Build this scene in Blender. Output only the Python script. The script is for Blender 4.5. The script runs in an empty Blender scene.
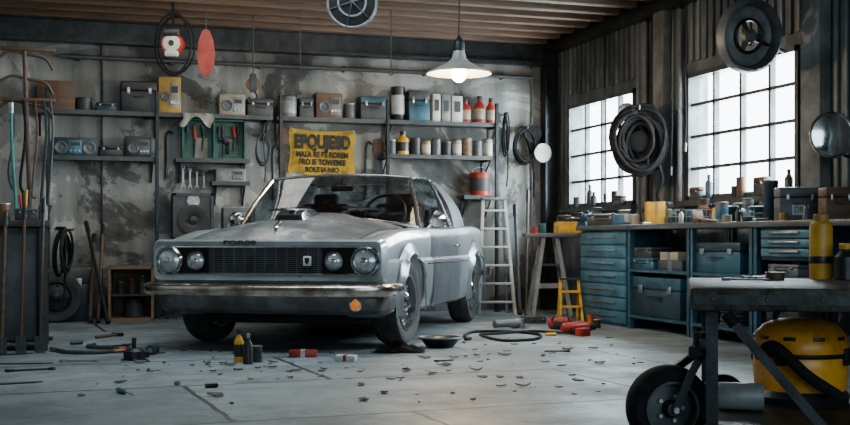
import bpy, bmesh, math, random
from mathutils import Vector, Matrix, Euler
random.seed(7)
R = math.radians
TH = R(17.4); S_, C_ = math.sin(TH), math.cos(TH)
F = 1150.0; EYE = 0.81; HZ = 240.0
YB = 12.45; XR = 5.5; XL = -1.6; ZC = 3.2
scene = bpy.context.scene
COL = scene.collection

def at(px, py, d):
    t = (px-425)/F; lat = t*d
    return Vector((lat*C_+d*S_, d*C_-lat*S_, EYE+(HZ-py)/F*d))
def on_y(px, py, Y):
    t = (px-425)/F; return at(px, py, Y/(C_-S_*t))
def on_x(px, py, X):
    t = (px-425)/F; return at(px, py, X/(C_*t+S_))
def on_z(px, py, z=0.0):
    return at(px, py, (EYE-z)*F/(py-HZ))
def dep(p): return p[0]*S_+p[1]*C_

# ------------------------------------------------------------------ materials
MC = {}
def mat(name, col, rough=.5, metal=0., var=.3, scale=5., bump=.08, col2=None, emit=0., coat=0., detail=6., lo=.4, hi=.65, stretch=None, bscale=None, spec=None):
    if name in MC: return MC[name]
    m = bpy.data.materials.new(name); m.use_nodes = True
    nt = m.node_tree; N = nt.nodes; L = nt.links
    b = N['Principled BSDF']
    tc = N.new('ShaderNodeTexCoord')
    src = tc.outputs['Object']
    if stretch:
        mp = N.new('ShaderNodeMapping'); mp.inputs['Scale'].default_value = stretch
        L.new(src, mp.inputs['Vector']); src = mp.outputs['Vector']
    no = N.new('ShaderNodeTexNoise'); no.inputs['Scale'].default_value = scale; no.inputs['Detail'].default_value = detail
    no.inputs['Roughness'].default_value = .65
    L.new(src, no.inputs['Vector'])
    rp = N.new('ShaderNodeValToRGB')
    if col2 is None: col2 = tuple(c*(1-var) for c in col)
    rp.color_ramp.elements[0].position = lo; rp.color_ramp.elements[1].position = hi
    rp.color_ramp.elements[0].color = (*col2, 1); rp.color_ramp.elements[1].color = (*col, 1)
    L.new(no.outputs['Fac'], rp.inputs['Fac'])
    L.new(rp.outputs['Color'], b.inputs['Base Color'])
    b.inputs['Metallic'].default_value = metal
    if spec is not None: b.inputs['Specular IOR Level'].default_value = spec
    mr = N.new('ShaderNodeMapRange'); mr.inputs['To Min'].default_value = min(1, rough+.12); mr.inputs['To Max'].default_value = max(.02, rough-.1)
    L.new(no.outputs['Fac'], mr.inputs['Value']); L.new(mr.outputs['Result'], b.inputs['Roughness'])
    if coat: b.inputs['Coat Weight'].default_value = coat
    if bump:
        n2 = N.new('ShaderNodeTexNoise'); n2.inputs['Scale'].default_value = bscale or scale*5; n2.inputs['Detail'].default_value = 4
        L.new(src, n2.inputs['Vector'])
        bp = N.new('ShaderNodeBump'); bp.inputs['Strength'].default_value = bump; bp.inputs['Distance'].default_value = .02
        L.new(n2.outputs['Fac'], bp.inputs['Height']); L.new(bp.outputs['Normal'], b.inputs['Normal'])
    if emit:
        b.inputs['Emission Color'].default_value = (*col, 1); b.inputs['Emission Strength'].default_value = emit
    MC[name] = m
    return m

def glass_mat(name, tint, alpha_t, rough=.03):
    if name in MC: return MC[name]
    m = bpy.data.materials.new(name); m.use_nodes = True
    nt = m.node_tree; N = nt.nodes; L = nt.links
    N.remove(N['Principled BSDF'])
    out = [n for n in N if n.type == 'OUTPUT_MATERIAL'][0]
    tr = N.new('ShaderNodeBsdfTransparent'); tr.inputs[0].default_value = (*tint, 1)
    gl = N.new('ShaderNodeBsdfGlossy'); gl.inputs['Roughness'].default_value = rough
    gl.inputs['Color'].default_value = (.9, .93, .95, 1)
    mx = N.new('ShaderNodeMixShader')
    no = N.new('ShaderNodeTexNoise'); no.inputs['Scale'].default_value = 3
    mr = N.new('ShaderNodeMapRange'); mr.inputs['To Min'].default_value = alpha_t*.7; mr.inputs['To Max'].default_value = alpha_t*1.3
    L.new(no.outputs['Fac'], mr.inputs['Value']); L.new(mr.outputs['Result'], mx.inputs['Fac'])
    L.new(tr.outputs[0], mx.inputs[1]); L.new(gl.outputs[0], mx.inputs[2]); L.new(mx.outputs[0], out.inputs['Surface'])
    MC[name] = m
    return m

def wood(name, col, scale=3., axis=0, rough=.6):
    st = [6, 6, 6]; st[axis] = .6
    return mat(name, col, rough, 0, scale=scale, col2=tuple(c*.45 for c in col), bump=.15, stretch=st, lo=.35, hi=.7)

BLACK = mat('black_plastic', (.014, .015, .017), .42, 0, var=.4)
RUB = mat('black_rubber', (.013, .013, .014), .8, 0, var=.4, bump=.15, scale=20, spec=.15)
DARK = mat('dark_steel', (.04, .045, .05), .45, .7, var=.5, scale=8)
IRON = mat('rusty_iron', (.08, .068, .06), .6, .5, col2=(.12, .05, .025), scale=7, bump=.2)
STEEL = mat('brushed_steel', (.40, .41, .42), .35, .9, var=.4, scale=9)
CHROME = mat('chrome', (.78, .79, .80), .14, 1., var=.3, scale=6, bump=.02)
WHITE = mat('off_white_paint', (.58, .58, .54), .5, 0, var=.3)
CREAM = mat('cream_plastic', (.34, .30, .22), .5, 0, var=.5, lo=.35)
GREY = mat('grey_paint', (.13, .14, .15), .5, .2, var=.45)
LGREY = mat('light_grey_paint', (.28, .29, .29), .5, .1, var=.5)
BLUE = mat('blue_tool_paint', (.035, .115, .165), .42, .3, col2=(.018, .055, .08), scale=4)
BLUEL = mat('pale_blue_paint', (.065, .185, .26), .42, .2, col2=(.028, .09, .13), scale=4)
NAVY = mat('navy_paint', (.018, .045, .07), .45, .2, var=.5)
TEAL = mat('teal_paint', (.03, .20, .18), .45, .1, var=.4)
GREEN = mat('green_paint', (.02, .12, .095), .5, .1, var=.5)
RED = mat('red_paint', (.50, .03, .02), .42, .1, var=.5)
ORANGE = mat('orange_plastic', (.75, .15, .02), .4, 0, var=.4)
YEL = mat('yellow_paint', (.80, .42, .015), .42, 0, col2=(.5, .25, .015), scale=6)
YOR = mat('orange_yellow_plastic', (.82, .34, .01), .35, 0, col2=(.45, .16, .008), scale=6, lo=.36, hi=.55, bump=.1)
YELD = mat('mustard_paint', (.46, .27, .04), .5, 0, col2=(.25, .14, .03), scale=6)
BROWN = wood('brown_wood', (.13, .065, .035))
TAN = wood('tan_wood', (.26, .15, .08))
DWOOD = wood('dark_wood', (.05, .034, .024))
CARD = mat('cardboard', (.30, .21, .11), .8, 0, var=.3)
PAPER = mat('paper', (.58, .56, .50), .8, 0, var=.35)
MIRROR = mat('mirror_glass', (.75, .8, .82), .05, 1., var=.1, bump=0)
CONC = mat('concrete_post', (.17, .18, .18), .8, 0, col2=(.07, .072, .073), scale=3, bump=.3)
DGREY = mat('charcoal_paint', (.05, .055, .06), .5, .2, var=.4)

# ------------------------------------------------------------------ mesh builder
def align(p1, p2):
    d = Vector(p2)-Vector(p1)
    q = Vector((0, 0, 1)).rotation_difference(d.normalized())
    return d.length, Matrix.Translation((Vector(p1)+Vector(p2))/2) @ q.to_matrix().to_4x4()

def smooth(pts, n=6, closed=False):
    P = [Vector(p) for p in pts]; out = []; L = len(P)
    rng = range(L) if closed else range(L-1)
    for i in rng:
        if closed: a, b, c, d = P[(i-1) % L], P[i], P[(i+1) % L], P[(i+2) % L]
        else: a, b, c, d = P[max(i-1, 0)], P[i], P[i+1], P[min(i+2, L-1)]
        for k in range(n):
            t = k/n
            out.append(.5*((2*b)+(c-a)*t+(2*a-5*b+4*c-d)*t*t+(3*b-a-3*c+d)*t**3))
    if not closed: out.append(P[-1])
    return out

class M:
    def __init__(s): s.bm = bmesh.new(); s.mi = 0
    def _t(s):
        for f in s.bm.faces:
            if not f.tag: f.material_index = s.mi; f.tag = True
        return s
    def box(s, c, sz, rot=(0, 0, 0), bev=0., seg=2):
        r = bmesh.ops.create_cube(s.bm, size=1)
        mt = Matrix.Translation(c) @ Euler(rot).to_matrix().to_4x4() @ Matrix.Diagonal((*sz, 1))
        bmesh.ops.transform(s.bm, matrix=mt, verts=r['verts'])
        if bev:
            es = list({e for v in r['verts'] for e in v.link_edges})
            bmesh.ops.bevel(s.bm, geom=es, offset=min(bev, min(sz)*.45), segments=seg, affect='EDGES', profile=.5)
        return s._t()
    def bx(s, x0, x1, y0, y1, z0, z1, bev=0.):
        return s.box(((x0+x1)/2, (y0+y1)/2, (z0+z1)/2), (abs(x1-x0), abs(y1-y0), abs(z1-z0)), bev=bev)
    def cyl(s, p1, p2, r1, r2=None, seg=16, cap=True):
        if r2 is None: r2 = r1
        l, mt = align(p1, p2)
        r = bmesh.ops.create_cone(s.bm, cap_ends=cap, segments=seg, radius1=r1, radius2=r2, depth=l)
        bmesh.ops.transform(s.bm, matrix=mt, verts=r['verts'])
        return s._t()
    def sph(s, c, r, sc=(1, 1, 1), seg=16):
        q = bmesh.ops.create_uvsphere(s.bm, u_segments=seg, v_segments=seg//2+2, radius=r)
        bmesh.ops.transform(s.bm, matrix=Matrix.Translation(c) @ Matrix.Diagonal((*sc, 1)), verts=q['verts'])
        return s._t()
    def lathe(s, prof, c=(0, 0, 0), ax='Z', seg=28, loop=False):
        rings = []
        for r, z in prof:
            ring = []
            for i in range(seg):
                a = 2*math.pi*i/seg; u, v = r*math.cos(a), r*math.sin(a)
                p = {'Z': (u, v, z), 'Y': (u, z, v), 'X': (z, u, v)}[ax]
                ring.append(Vector(p)+Vector(c))
            rings.append(ring)
        return s.ringloop(rings) if loop else s.loft(rings)
    def loft(s, rings, closed=True, caps=True):
        vs = [[s.bm.verts.new(p) for p in r] for r in rings]
        n = len(vs[0])
        for a, b in zip(vs[:-1], vs[1:]):
            for j in range(n if closed else n-1):
                k = (j+1) % n
                s.bm.faces.new((a[j], a[k], b[k], b[j]))
        if caps and closed:
            s.bm.faces.new(list(reversed(vs[0]))); s.bm.faces.new(vs[-1])
        return s._t()
    def ringloop(s, rings):
        vs = [[s.bm.verts.new(p) for p in r] for r in rings]
        n = len(vs[0]); m = len(vs)
        for i in range(m):
            a, b = vs[i], vs[(i+1) % m]
            for j in range(n):
                k = (j+1) % n
                s.bm.faces.new((a[j], a[k], b[k], b[j]))
        return s._t()
    def tor(s, c, Rr, r, ax='Z', seg=32, rs=8, sy=1.):
        rings = []
        for i in range(seg):
            a = 2*math.pi*i/seg; ring = []
            for j in range(rs):
                b = 2*math.pi*j/rs; rr = Rr+r*math.cos(b); h = r*math.sin(b)
                u, v = rr*math.cos(a), rr*math.sin(a)*sy
                p = {'Z': (u, v, h), 'Y': (u, h, v), 'X': (h, u, v)}[ax]
                ring.append(Vector(p)+Vector(c))
            rings.append(ring)
        return s.ringloop(rings)
    def tube(s, pts, r, seg=8, closed=False):
        P = [Vector(p) for p in pts]; n = len(P); rings = []
        up = Vector((0, 0, 1)); t0 = (P[1]-P[0]).normalized()
        if abs(t0.dot(up)) > .9: up = Vector((1, 0, 0))
        nrm = (up-t0*up.dot(t0)).normalized()
        for i in range(n):
            if closed: t = (P[(i+1) % n]-P[i-1])
            else: t = P[min(i+1, n-1)]-P[max(i-1, 0)]
            if t.length < 1e-7: t = Vector((0, 0, 1))
            t.normalize()
            nrm = nrm-t*nrm.dot(t)
            if nrm.length < 1e-5: nrm = t.orthogonal()
            nrm.normalize(); bn = t.cross(nrm)
            rr = r[i] if isinstance(r, (list, tuple)) else r
            rings.append([P[i]+(nrm*math.cos(2*math.pi*j/seg)+bn*math.sin(2*math.pi*j/seg))*rr for j in range(seg)])
        return s.ringloop(rings) if closed else s.loft(rings)
    def sweep(s, path, sec):
        P = [Vector((p[0], p[1], 0)) for p in path]; rings = []
        for i in range(len(P)):
            t = (P[min(i+1, len(P)-1)]-P[max(i-1, 0)]).normalized(); n = Vector((t.y, -t.x, 0))
            rings.append([P[i]+n*o+Vector((0, 0, z)) for o, z in sec])
        return s.loft(rings)
    def prism(s, poly, a0, a1, ax='Y'):
        def mk(u, v, a): return {'Y': (u, a, v), 'Z': (u, v, a), 'X': (a, u, v)}[ax]
        return s.loft([[Vector(mk(u, v, a0)) for u, v in poly], [Vector(mk(u, v, a1)) for u, v in poly]])
    def sheet(s, fn, nu, nv, th=0.):
        g = [[s.bm.verts.new(fn(i/nu, j/nv)) for j in range(nv+1)] for i in range(nu+1)]
        fs = []
        for i in range(nu):
            for j in range(nv):
                fs.append(s.bm.faces.new((g[i][j], g[i+1][j], g[i+1][j+1], g[i][j+1])))
        if th: bmesh.ops.solidify(s.bm, geom=fs, thickness=th)
        return s._t()

def obj(name, m, mats, parent=None, loc=(0, 0, 0), rot=(0, 0, 0), label=None, cat=None, group=None, kind=None, ang=35):
    bm = m.bm
    bmesh.ops.recalc_face_normals(bm, faces=bm.faces)
    for f in bm.faces: f.smooth = True
    for e in bm.edges:
        if len(e.link_faces) == 2:
            try:
                if e.calc_face_angle() > R(ang): e.smooth = False
            except ValueError: pass
    me = bpy.data.meshes.new(name); bm.to_mesh(me); bm.free()
    if not isinstance(mats, (list, tuple)): mats = [mats]
    for x in mats: me.materials.append(x)
    o = bpy.data.objects.new(name, me); COL.objects.link(o)
    o.location = loc; o.rotation_euler = rot
    if parent: o.parent = parent
    if label: o['label'] = label
    if cat: o['category'] = cat
    if group: o['group'] = group
    if kind: o['kind'] = kind
    return o

def T(name, label, cat, loc, rz=0., group=None, rot=None):
    o = bpy.data.objects.new(name, None); COL.objects.link(o)
    o.empty_display_size = .1
    o.location = loc; o.rotation_euler = rot if rot else (0, 0, rz)
    o['label'] = label; o['category'] = cat
    if group: o['group'] = group
    return o

def text_part(name, txt, size, mt, parent, loc, rot, depth=.002, width=None, label=None, offset=0.):
    cu = bpy.data.curves.new(name, 'FONT'); cu.body = txt; cu.size = size; cu.extrude = depth; cu.offset = offset
    cu.align_x = 'CENTER'; cu.align_y = 'CENTER'
    o = bpy.data.objects.new('tmp_text', cu); COL.objects.link(o)
    bpy.context.view_layer.update()
    dg = bpy.context.evaluated_depsgraph_get()
    me = bpy.data.meshes.new_from_object(o.evaluated_get(dg))
    bpy.data.objects.remove(o); bpy.data.curves.remove(cu)
    xs = [v.co.x for v in me.vertices]
    if width and xs:
        k = width/(max(xs)-min(xs))
        for v in me.vertices: v.co.x *= k
    me.materials.clear(); me.materials.append(mt)
    t = bpy.data.objects.new(name, me); COL.objects.link(t)
    t.parent = parent; t.location = loc; t.rotation_euler = rot
    if label: t['label'] = label
    return t
TF = (R(90), 0, 0)

# ------------------------------------------------------------------ structure
def floor_mat():
    m = bpy.data.materials.new('floor_concrete'); m.use_nodes = True
    nt = m.node_tree; N = nt.nodes; L = nt.links; b = N['Principled BSDF']
    tc = N.new('ShaderNodeTexCoord')
    mp = N.new('ShaderNodeMapping'); mp.inputs['Rotation'].default_value = (0, 0, R(-4)); mp.inputs['Location'].default_value = (.35, .3, 0)
    nd = N.new('ShaderNodeTexNoise'); nd.inputs['Scale'].default_value = 5; nd.inputs['Detail'].default_value = 5
    L.new(tc.outputs['Object'], nd.inputs['Vector'])
    va = N.new('ShaderNodeVectorMath'); va.operation = 'SCALE'; va.inputs['Scale'].default_value = .04
    L.new(nd.outputs['Color'], va.inputs[0])
    vb = N.new('ShaderNodeVectorMath'); vb.operation = 'ADD'; L.new(tc.outputs['Object'], vb.inputs[0]); L.new(va.outputs[0], vb.inputs[1])
    L.new(vb.outputs[0], mp.inputs['Vector'])
    br = N.new('ShaderNodeTexBrick'); br.inputs['Scale'].default_value = 1; br.offset = .37
    br.inputs['Brick Width'].default_value = 2.3; br.inputs['Row Height'].default_value = 1.35; br.inputs['Mortar Size'].default_value = .016
    br.inputs['Mortar Smooth'].default_value = .3
    br.inputs['Color1'].default_value = (.225, .255, .268, 1); br.inputs['Color2'].default_value = (.15, .175, .188, 1); br.inputs['Mortar'].default_value = (.008, .008, .008, 1)
    L.new(mp.outputs[0], br.inputs['Vector'])
    n1 = N.new('ShaderNodeTexNoise'); n1.inputs['Scale'].default_value = 1.5; n1.inputs['Detail'].default_value = 10; n1.inputs['Roughness'].default_value = .72
    L.new(tc.outputs['Object'], n1.inputs['Vector'])
    rp = N.new('ShaderNodeValToRGB'); rp.color_ramp.elements[0].position = .38; rp.color_ramp.elements[1].position = .6
    rp.color_ramp.elements[0].color = (.35, .35, .35, 1); rp.color_ramp.elements[1].color = (1.15, 1.15, 1.15, 1)
    L.new(n1.outputs['Fac'], rp.inputs['Fac'])
    mx = N.new('ShaderNodeMix'); mx.data_type = 'RGBA'; mx.blend_type = 'MULTIPLY'; mx.inputs['Factor'].default_value = .85
    L.new(br.outputs['Color'], mx.inputs[6]); L.new(rp.outputs['Color'], mx.inputs[7]); L.new(mx.outputs[2], b.inputs['Base Color'])
    mr = N.new('ShaderNodeMapRange'); mr.inputs['From Min'].default_value = .35; mr.inputs['From Max'].default_value = .65; mr.inputs['To Min'].default_value = .62; mr.inputs['To Max'].default_value = .36
    L.new(n1.outputs['Fac'], mr.inputs['Value']); L.new(mr.outputs[0], b.inputs['Roughness'])
    b.inputs['Specular IOR Level'].default_value = .4
    n2 = N.new('ShaderNodeTexNoise'); n2.inputs['Scale'].default_value = 18; n2.inputs['Detail'].default_value = 6
    L.new(tc.outputs['Object'], n2.inputs['Vector'])
    bp = N.new('ShaderNodeBump'); bp.inputs['Strength'].default_value = .2; bp.inputs['Distance'].default_value = .02
    L.new(n2.outputs['Fac'], bp.inputs['Height']); L.new(bp.outputs[0], b.inputs['Normal'])
    return m

def plaster_mat():
    m = bpy.data.materials.new('wall_plaster'); m.use_nodes = True
    nt = m.node_tree; N = nt.nodes; L = nt.links; b = N['Principled BSDF']
    tc = N.new('ShaderNodeTexCoord')
    n1 = N.new('ShaderNodeTexNoise'); n1.inputs['Scale'].default_value = .9; n1.inputs['Detail'].default_value = 12; n1.inputs['Roughness'].default_value = .66; n1.inputs['Distortion'].default_value = .6
    L.new(tc.outputs['Object'], n1.inputs['Vector'])
    rp = N.new('ShaderNodeValToRGB'); e = rp.color_ramp.elements
    e[0].position = .38; e[0].color = (.045, .046, .046, 1); e[1].position = .66; e[1].color = (.46, .46, .44, 1)
    k = e.new(.455); k.color = (.10, .10, .098, 1); k = e.new(.475); k.color = (.235, .24, .232, 1); k = e.new(.56); k.color = (.27, .275, .265, 1)
    k = e.new(.58); k.color = (.45, .45, .43, 1)
    L.new(n1.outputs['Fac'], rp.inputs['Fac'])
    mp = N.new('ShaderNodeMapping'); mp.inputs['Scale'].default_value = (3, 3, .35); L.new(tc.outputs['Object'], mp.inputs['Vector'])
    n2 = N.new('ShaderNodeTexNoise'); n2.inputs['Scale'].default_value = 1.6; n2.inputs['Detail'].default_value = 6; L.new(mp.outputs[0], n2.inputs['Vector'])
    r2 = N.new('ShaderNodeValToRGB'); r2.color_ramp.elements[0].position = .35; r2.color_ramp.elements[1].position = .6
    r2.color_ramp.elements[0].color = (.38, .37, .34, 1); r2.color_ramp.elements[1].color = (1, 1, 1, 1)
    L.new(n2.outputs['Fac'], r2.inputs['Fac'])
    mx = N.new('ShaderNodeMix'); mx.data_type = 'RGBA'; mx.blend_type = 'MULTIPLY'; mx.inputs['Factor'].default_value = .85
    L.new(rp.outputs[0], mx.inputs[6]); L.new(r2.outputs[0], mx.inputs[7])
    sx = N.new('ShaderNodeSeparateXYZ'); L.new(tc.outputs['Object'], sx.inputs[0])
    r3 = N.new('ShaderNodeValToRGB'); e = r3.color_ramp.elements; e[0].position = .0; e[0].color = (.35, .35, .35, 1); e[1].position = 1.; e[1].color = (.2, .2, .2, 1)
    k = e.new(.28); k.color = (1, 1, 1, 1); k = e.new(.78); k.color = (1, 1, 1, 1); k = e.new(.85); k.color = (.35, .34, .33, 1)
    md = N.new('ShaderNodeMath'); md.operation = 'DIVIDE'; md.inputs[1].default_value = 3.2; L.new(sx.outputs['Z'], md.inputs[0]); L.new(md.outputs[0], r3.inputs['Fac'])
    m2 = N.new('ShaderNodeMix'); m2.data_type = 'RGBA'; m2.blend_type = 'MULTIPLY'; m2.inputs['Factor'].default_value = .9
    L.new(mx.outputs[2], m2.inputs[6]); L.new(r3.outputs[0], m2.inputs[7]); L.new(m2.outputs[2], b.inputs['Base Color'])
    b.inputs['Roughness'].default_value = .85
    bp = N.new('ShaderNodeBump'); bp.inputs['Strength'].default_value = .5; bp.inputs['Distance'].default_value = .04
    L.new(rp.outputs[0], bp.inputs['Height']); L.new(bp.outputs[0], b.inputs['Normal'])
    return m
FLOORM = floor_mat(); PLAST = plaster_mat()
CORR = mat('corrugated_grey_sheet', (.165, .185, .195), .6, .3, col2=(.05, .056, .06), scale=2.2, bump=.15, stretch=(2, 2, .4))
CEIL = wood('ceiling_planks', (.09, .048, .026), 2.5, 0)
JOIST = wood('joist_timber', (.125, .066, .036), 3, 0)

obj('floor', M().bx(XL-.2, XR+.2, -3, YB+.2, -.1, 0), FLOORM, kind='structure')
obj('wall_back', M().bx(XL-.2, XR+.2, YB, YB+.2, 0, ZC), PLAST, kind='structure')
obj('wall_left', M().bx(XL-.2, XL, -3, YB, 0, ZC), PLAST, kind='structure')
obj('wall_light_block', M().bx(XL-.2, XR+.2, -3.2, -3, -.1, ZC+.15), PLAST, kind='structure')  # unseen wall added to keep sky light from entering behind the camera
obj('ceiling', M().bx(XL-.2, XR+.2, -3, YB+.2, ZC, ZC+.15), CEIL, kind='structure')
W1 = sorted((on_x(570, 0, XR).y, on_x(637, 0, XR).y)); W2 = sorted((on_x(689, 0, XR).y, on_x(801, 0, XR).y))
ZB, ZT = 1.17, 2.34
w = M()
segs = [(-3, W2[0]), (W2[1], W1[0]), (W1[1], YB)]
for a, b_ in segs: w.bx(XR, XR+.2, a, b_, 0, ZC)
for a, b_ in (W1, W2):
    w.bx(XR, XR+.2, a, b_, 0, ZB); w.bx(XR, XR+.2, a, b_, ZT, ZC)
y = 3.0
while y < YB-.05:
    inwin = any(a-.05 < y < b_+.05 for a, b_ in (W1, W2))
    if inwin: w.box((XR-.012, y, (ZT+.1+ZC)/2), (.035, .05, ZC-ZT-.1), bev=.012)
    else: w.box((XR-.012, y, (1.0+ZC)/2), (.035, .05, ZC-1.0), bev=.012)
    y += .115
obj('wall_right', w, CORR, kind='structure')
WIN = glass_mat('window_glass', (.97, .99, 1), .05)
FRM = mat('window_frame_paint', (.07, .078, .08), .5, .3, var=.5)
for k, (a, b_) in enumerate((W1, W2)):
    m = M(); fr = .045
    for yy in (a+fr/2, b_-fr/2): m.bx(XR-.03, XR+.08, yy-fr/2, yy+fr/2, ZB, ZT)
    for zz in (ZB+fr/2, ZT-fr/2): m.bx(XR-.03, XR+.08, a, b_, zz-fr/2, zz+fr/2)
    m.bx(XR-.10, XR+.02, a-.06, b_+.06, ZB-.05, ZB)
    n = 4
    for i in range(1, n):
        yy = a+(b_-a)*i/n; m.bx(XR+.0, XR+.05, yy-.016, yy+.016, ZB, ZT)
    for i in range(1, 4):
        zz = ZB+(ZT-ZB)*i/4; m.bx(XR+.0, XR+.05, a, b_, zz-.014, zz+.014)
    wo = obj('window_%d' % (k+1), m, FRM, kind='structure')
    obj('glass_pane', M().bx(XR+.022, XR+.028, a+.03, b_-.03, ZB+.03, ZT-.03), WIN, parent=wo)
tn = 0
def trim(m, mt):
    global tn
    tn += 1
    return obj('trim_%d' % tn, m, mt, kind='structure')
def ibeam_z(x, y, z0, z1, wd=.16):
    m = M(); m.bx(x-wd/2, x+wd/2, y-.01, y+.01, z0, z1)
    m.bx(x-wd/2, x-wd/2+.02, y-wd/2, y+wd/2, z0, z1); m.bx(x+wd/2-.02, x+wd/2, y-wd/2, y+wd/2, z0, z1)
    return m
trim(ibeam_z(XR-.12, YB-.12, 0, ZC-.2), DARK)
p = on_x(668, 0, XR); trim(M().bx(XR-.11, XR, p.y-.1, p.y+.1, 0, ZC-.2, bev=.01), CONC)
p = on_x(822, 0, XR); trim(M().bx(XR-.11, XR, p.y-.12, p.y+.12, 0, ZC-.2, bev=.01), CONC)
trim(M().bx(XR-.22, XR, 4, YB, ZC-.22, ZC-.16).bx(XR-.13, XR-.09, 4, YB, ZC-.17, ZC-.02).bx(XR-.22, XR, 4, YB, ZC-.06, ZC), DARK)
trim(M().bx(XL, XR, YB-.16, YB, 2.84, 2.87).bx(XL, XR, YB-.1, YB-.07, 2.86, 3.07).bx(XL, XR, YB-.16, YB, 3.06, 3.09), DARK)
y = YB-.25
for i in range(9):
    trim(M().bx(XL, XR-.22, y-.05, y+.05, ZC-.14, ZC, bev=.008), JOIST); y -= .36
def pipe(name, label, pts, r, mt, cat='pipe', n=5):
    m = M(); m.tube(smooth(pts, n), r, 10)
    o = T(name, label, cat, pts[0]); p0 = Vector(pts[0])
    for v in m.bm.verts: v.co -= p0
    obj('pipe_run', m, mt, o)
    for q in (pts[0], pts[len(pts)//2], pts[-1]):
        qq = Vector(q)-p0; obj('pipe_clamp', M().box(qq+Vector((0, r/2, 0)), (r*2.8, r*3, .03), bev=.004), DARK, o)
    return o
PIPEM = mat('brown_pipe', (.16, .06, .04), .5, .3, var=.4)
p = on_y(548, 0, YB-.056)
pipe('wall_pipe', 'rusty brown vertical pipe in the wall corner', [(p.x, p.y, .02), (p.x, p.y, 1.5), (p.x, p.y, 2.82)], .028, PIPEM)
p = on_y(102, 0, YB-.024)
pipe('conduit', 'thin dark electrical conduit running up plaster wall', [(p.x, p.y, .02), (p.x, p.y, 1.4), (p.x, p.y, 2.83)], .012, DARK)
p = on_y(532, 0, YB-.024)
pipe('conduit', 'thin grey electrical conduit beside the wall pipe', [(p.x, p.y, .02), (p.x, p.y, 1.4), (p.x, p.y, 2.83)], .012, GREY)
for px, rr, mm in ((645, .03, GREY), (653, .018, DARK), (680, .024, GREY), (812, .028, DARK)):
    p = on_x(px, 0, XR-.065)
    pipe('wall_pipe', 'grey vertical pipe running up the corrugated wall', [(XR-.065, p.y, BZ0) for BZ0 in (1.0, 2.0, 2.96)], rr, mm)
a = on_y(60, 0, YB-.05).x; b = on_y(532, 0, YB-.05).x
o = T('ceiling_pipe', 'grey pipe running along the wall under the steel beam', 'pipe', (a, YB-.05, 2.70)); obj('pipe_run', M().tube([(0, 0, 0), ((b-a)/2, 0, 0), (b-a, 0, 0)], .022, 10), DGREY, o)
for i in range(6): obj('pipe_clamp', M().box(((b-a)*(i+.2)/5.6, .02, 0), (.03, .06, .07), bev=.004), DARK, o)

# ------------------------------------------------------------------ CAR
PAINT = mat('worn_silver_car_paint', (.40, .44, .47), .30, .55, col2=(.24, .27, .295), scale=1.6, bump=.015, coat=.5, lo=.36, hi=.62)
PAINT2 = mat('hood_paint_highlights', (.58, .60, .61), .27, .5, col2=(.25, .27, .285), scale=1.8, bump=.015, coat=.6, lo=.40, hi=.60)  # paler than the body: light from above is put into the hood colour
ROOFM = mat('dark_roof_paint', (.06, .066, .072), .2, .5, col2=(.035, .038, .042), scale=2.4, bump=.02, coat=.7)
VAL = mat('dark_valance_paint', (.12, .13, .14), .4, .4, col2=(.05, .05, .05), scale=4, bump=.05)  # darker mottled grey than the body paint
CHR2 = mat('worn_bumper_chrome', (.66, .59, .53), .2, 1., col2=(.24, .18, .15), scale=5, bump=.03, lo=.40, hi=.58)
GRB = mat('grille_black', (.010, .010, .011), .5, .1, var=.3, spec=.3)
HGL = mat('headlight_lens', (.62, .66, .68), .08, .6, var=.3, scale=12, bump=.1, coat=1)
CGL = glass_mat('car_glass', (.55, .60, .63), .17, .03)
car = T('car', 'worn silver-grey vintage two-door coupe with chrome bumper and round headlights', 'car', (*at(302, 345, 9.03).xy, 0), R(-30.6))
def interp(tab, v):
    if v <= tab[0][0]: return tab[0][1]
    for (a, x), (b, y_) in zip(tab[:-1], tab[1:]):
        if v <= b: return x+(y_-x)*(v-a)/(b-a)
    return tab[-1][1]
TW = [(-.74, .865), (-.5, .88), (0, .892), (.6, .895), (1.6, .9), (2.4, .90), (2.9, .885), (3.3, .85), (3.45, .82)]
TS = [(-.74, .79), (-.5, .835), (-.2, .875), (.2, .895), (.7, .905), (1.5, .91), (2.2, .935), (2.9, .945), (3.3, .925), (3.45, .89)]
TCn = [(-.74, .80), (-.55, .87), (-.3, .925), (0, .965), (.3, .985), (.55, 1.0), (.66, .985), (.8, .86), (2.1, .86), (2.35, .965), (3.0, .965), (3.35, .94), (3.45, .90)]
TBt = [(-.74, .30), (-.5, .24), (0, .22), (2.6, .22), (3.0, .27), (3.45, .38)]
def sec(y, dz=0.):
    Wd, Sh, Ce, Bt = interp(TW, y), interp(TS, y), interp(TCn, y), interp(TBt, y)
    h = [(0, Bt), (.5, Bt), (.86, Bt+.005), (.955, Bt+.05), (.985, Bt+.16), (1.0, .55), (1.0, .60), (.998, .645), (.972, .668), (.975, Sh-.085), (.968, Sh-.04), (.945, Sh-.008), (.90, Sh+.008), (.84, Sh+.004), (.79, Sh-.014)]
    for f in (.68, .52, .35, .18):
        k = 1-(f/.79)**2.2
        h.append((f, (Sh-.014)+(Ce-Sh+.014)*k))
    h.append((0, Ce))
    right = [Vector((f*Wd, y, z)) for f, z in h]
    left = [Vector((-f*Wd, y, z)) for f, z in reversed(h[1:-1])]
    return right+left
ys = [-.74, -.7, -.62, -.5, -.35, -.2, 0, .2, .4, .55, .62, .70, .80, 1.1, 1.4, 1.7, 2.0, 2.1, 2.2, 2.35, 2.5, 2.7, 2.9, 3.1, 3.3, 3.41, 3.45]
body = M().loft([sec(y) for y in ys])
bmesh.ops.triangulate(body.bm, faces=[f for f in body.bm.faces if len(f.verts) > 4])
body = obj('body', body, PAINT, car, label='worn silver-grey steel body shell', ang=32)
cut = M()
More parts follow.
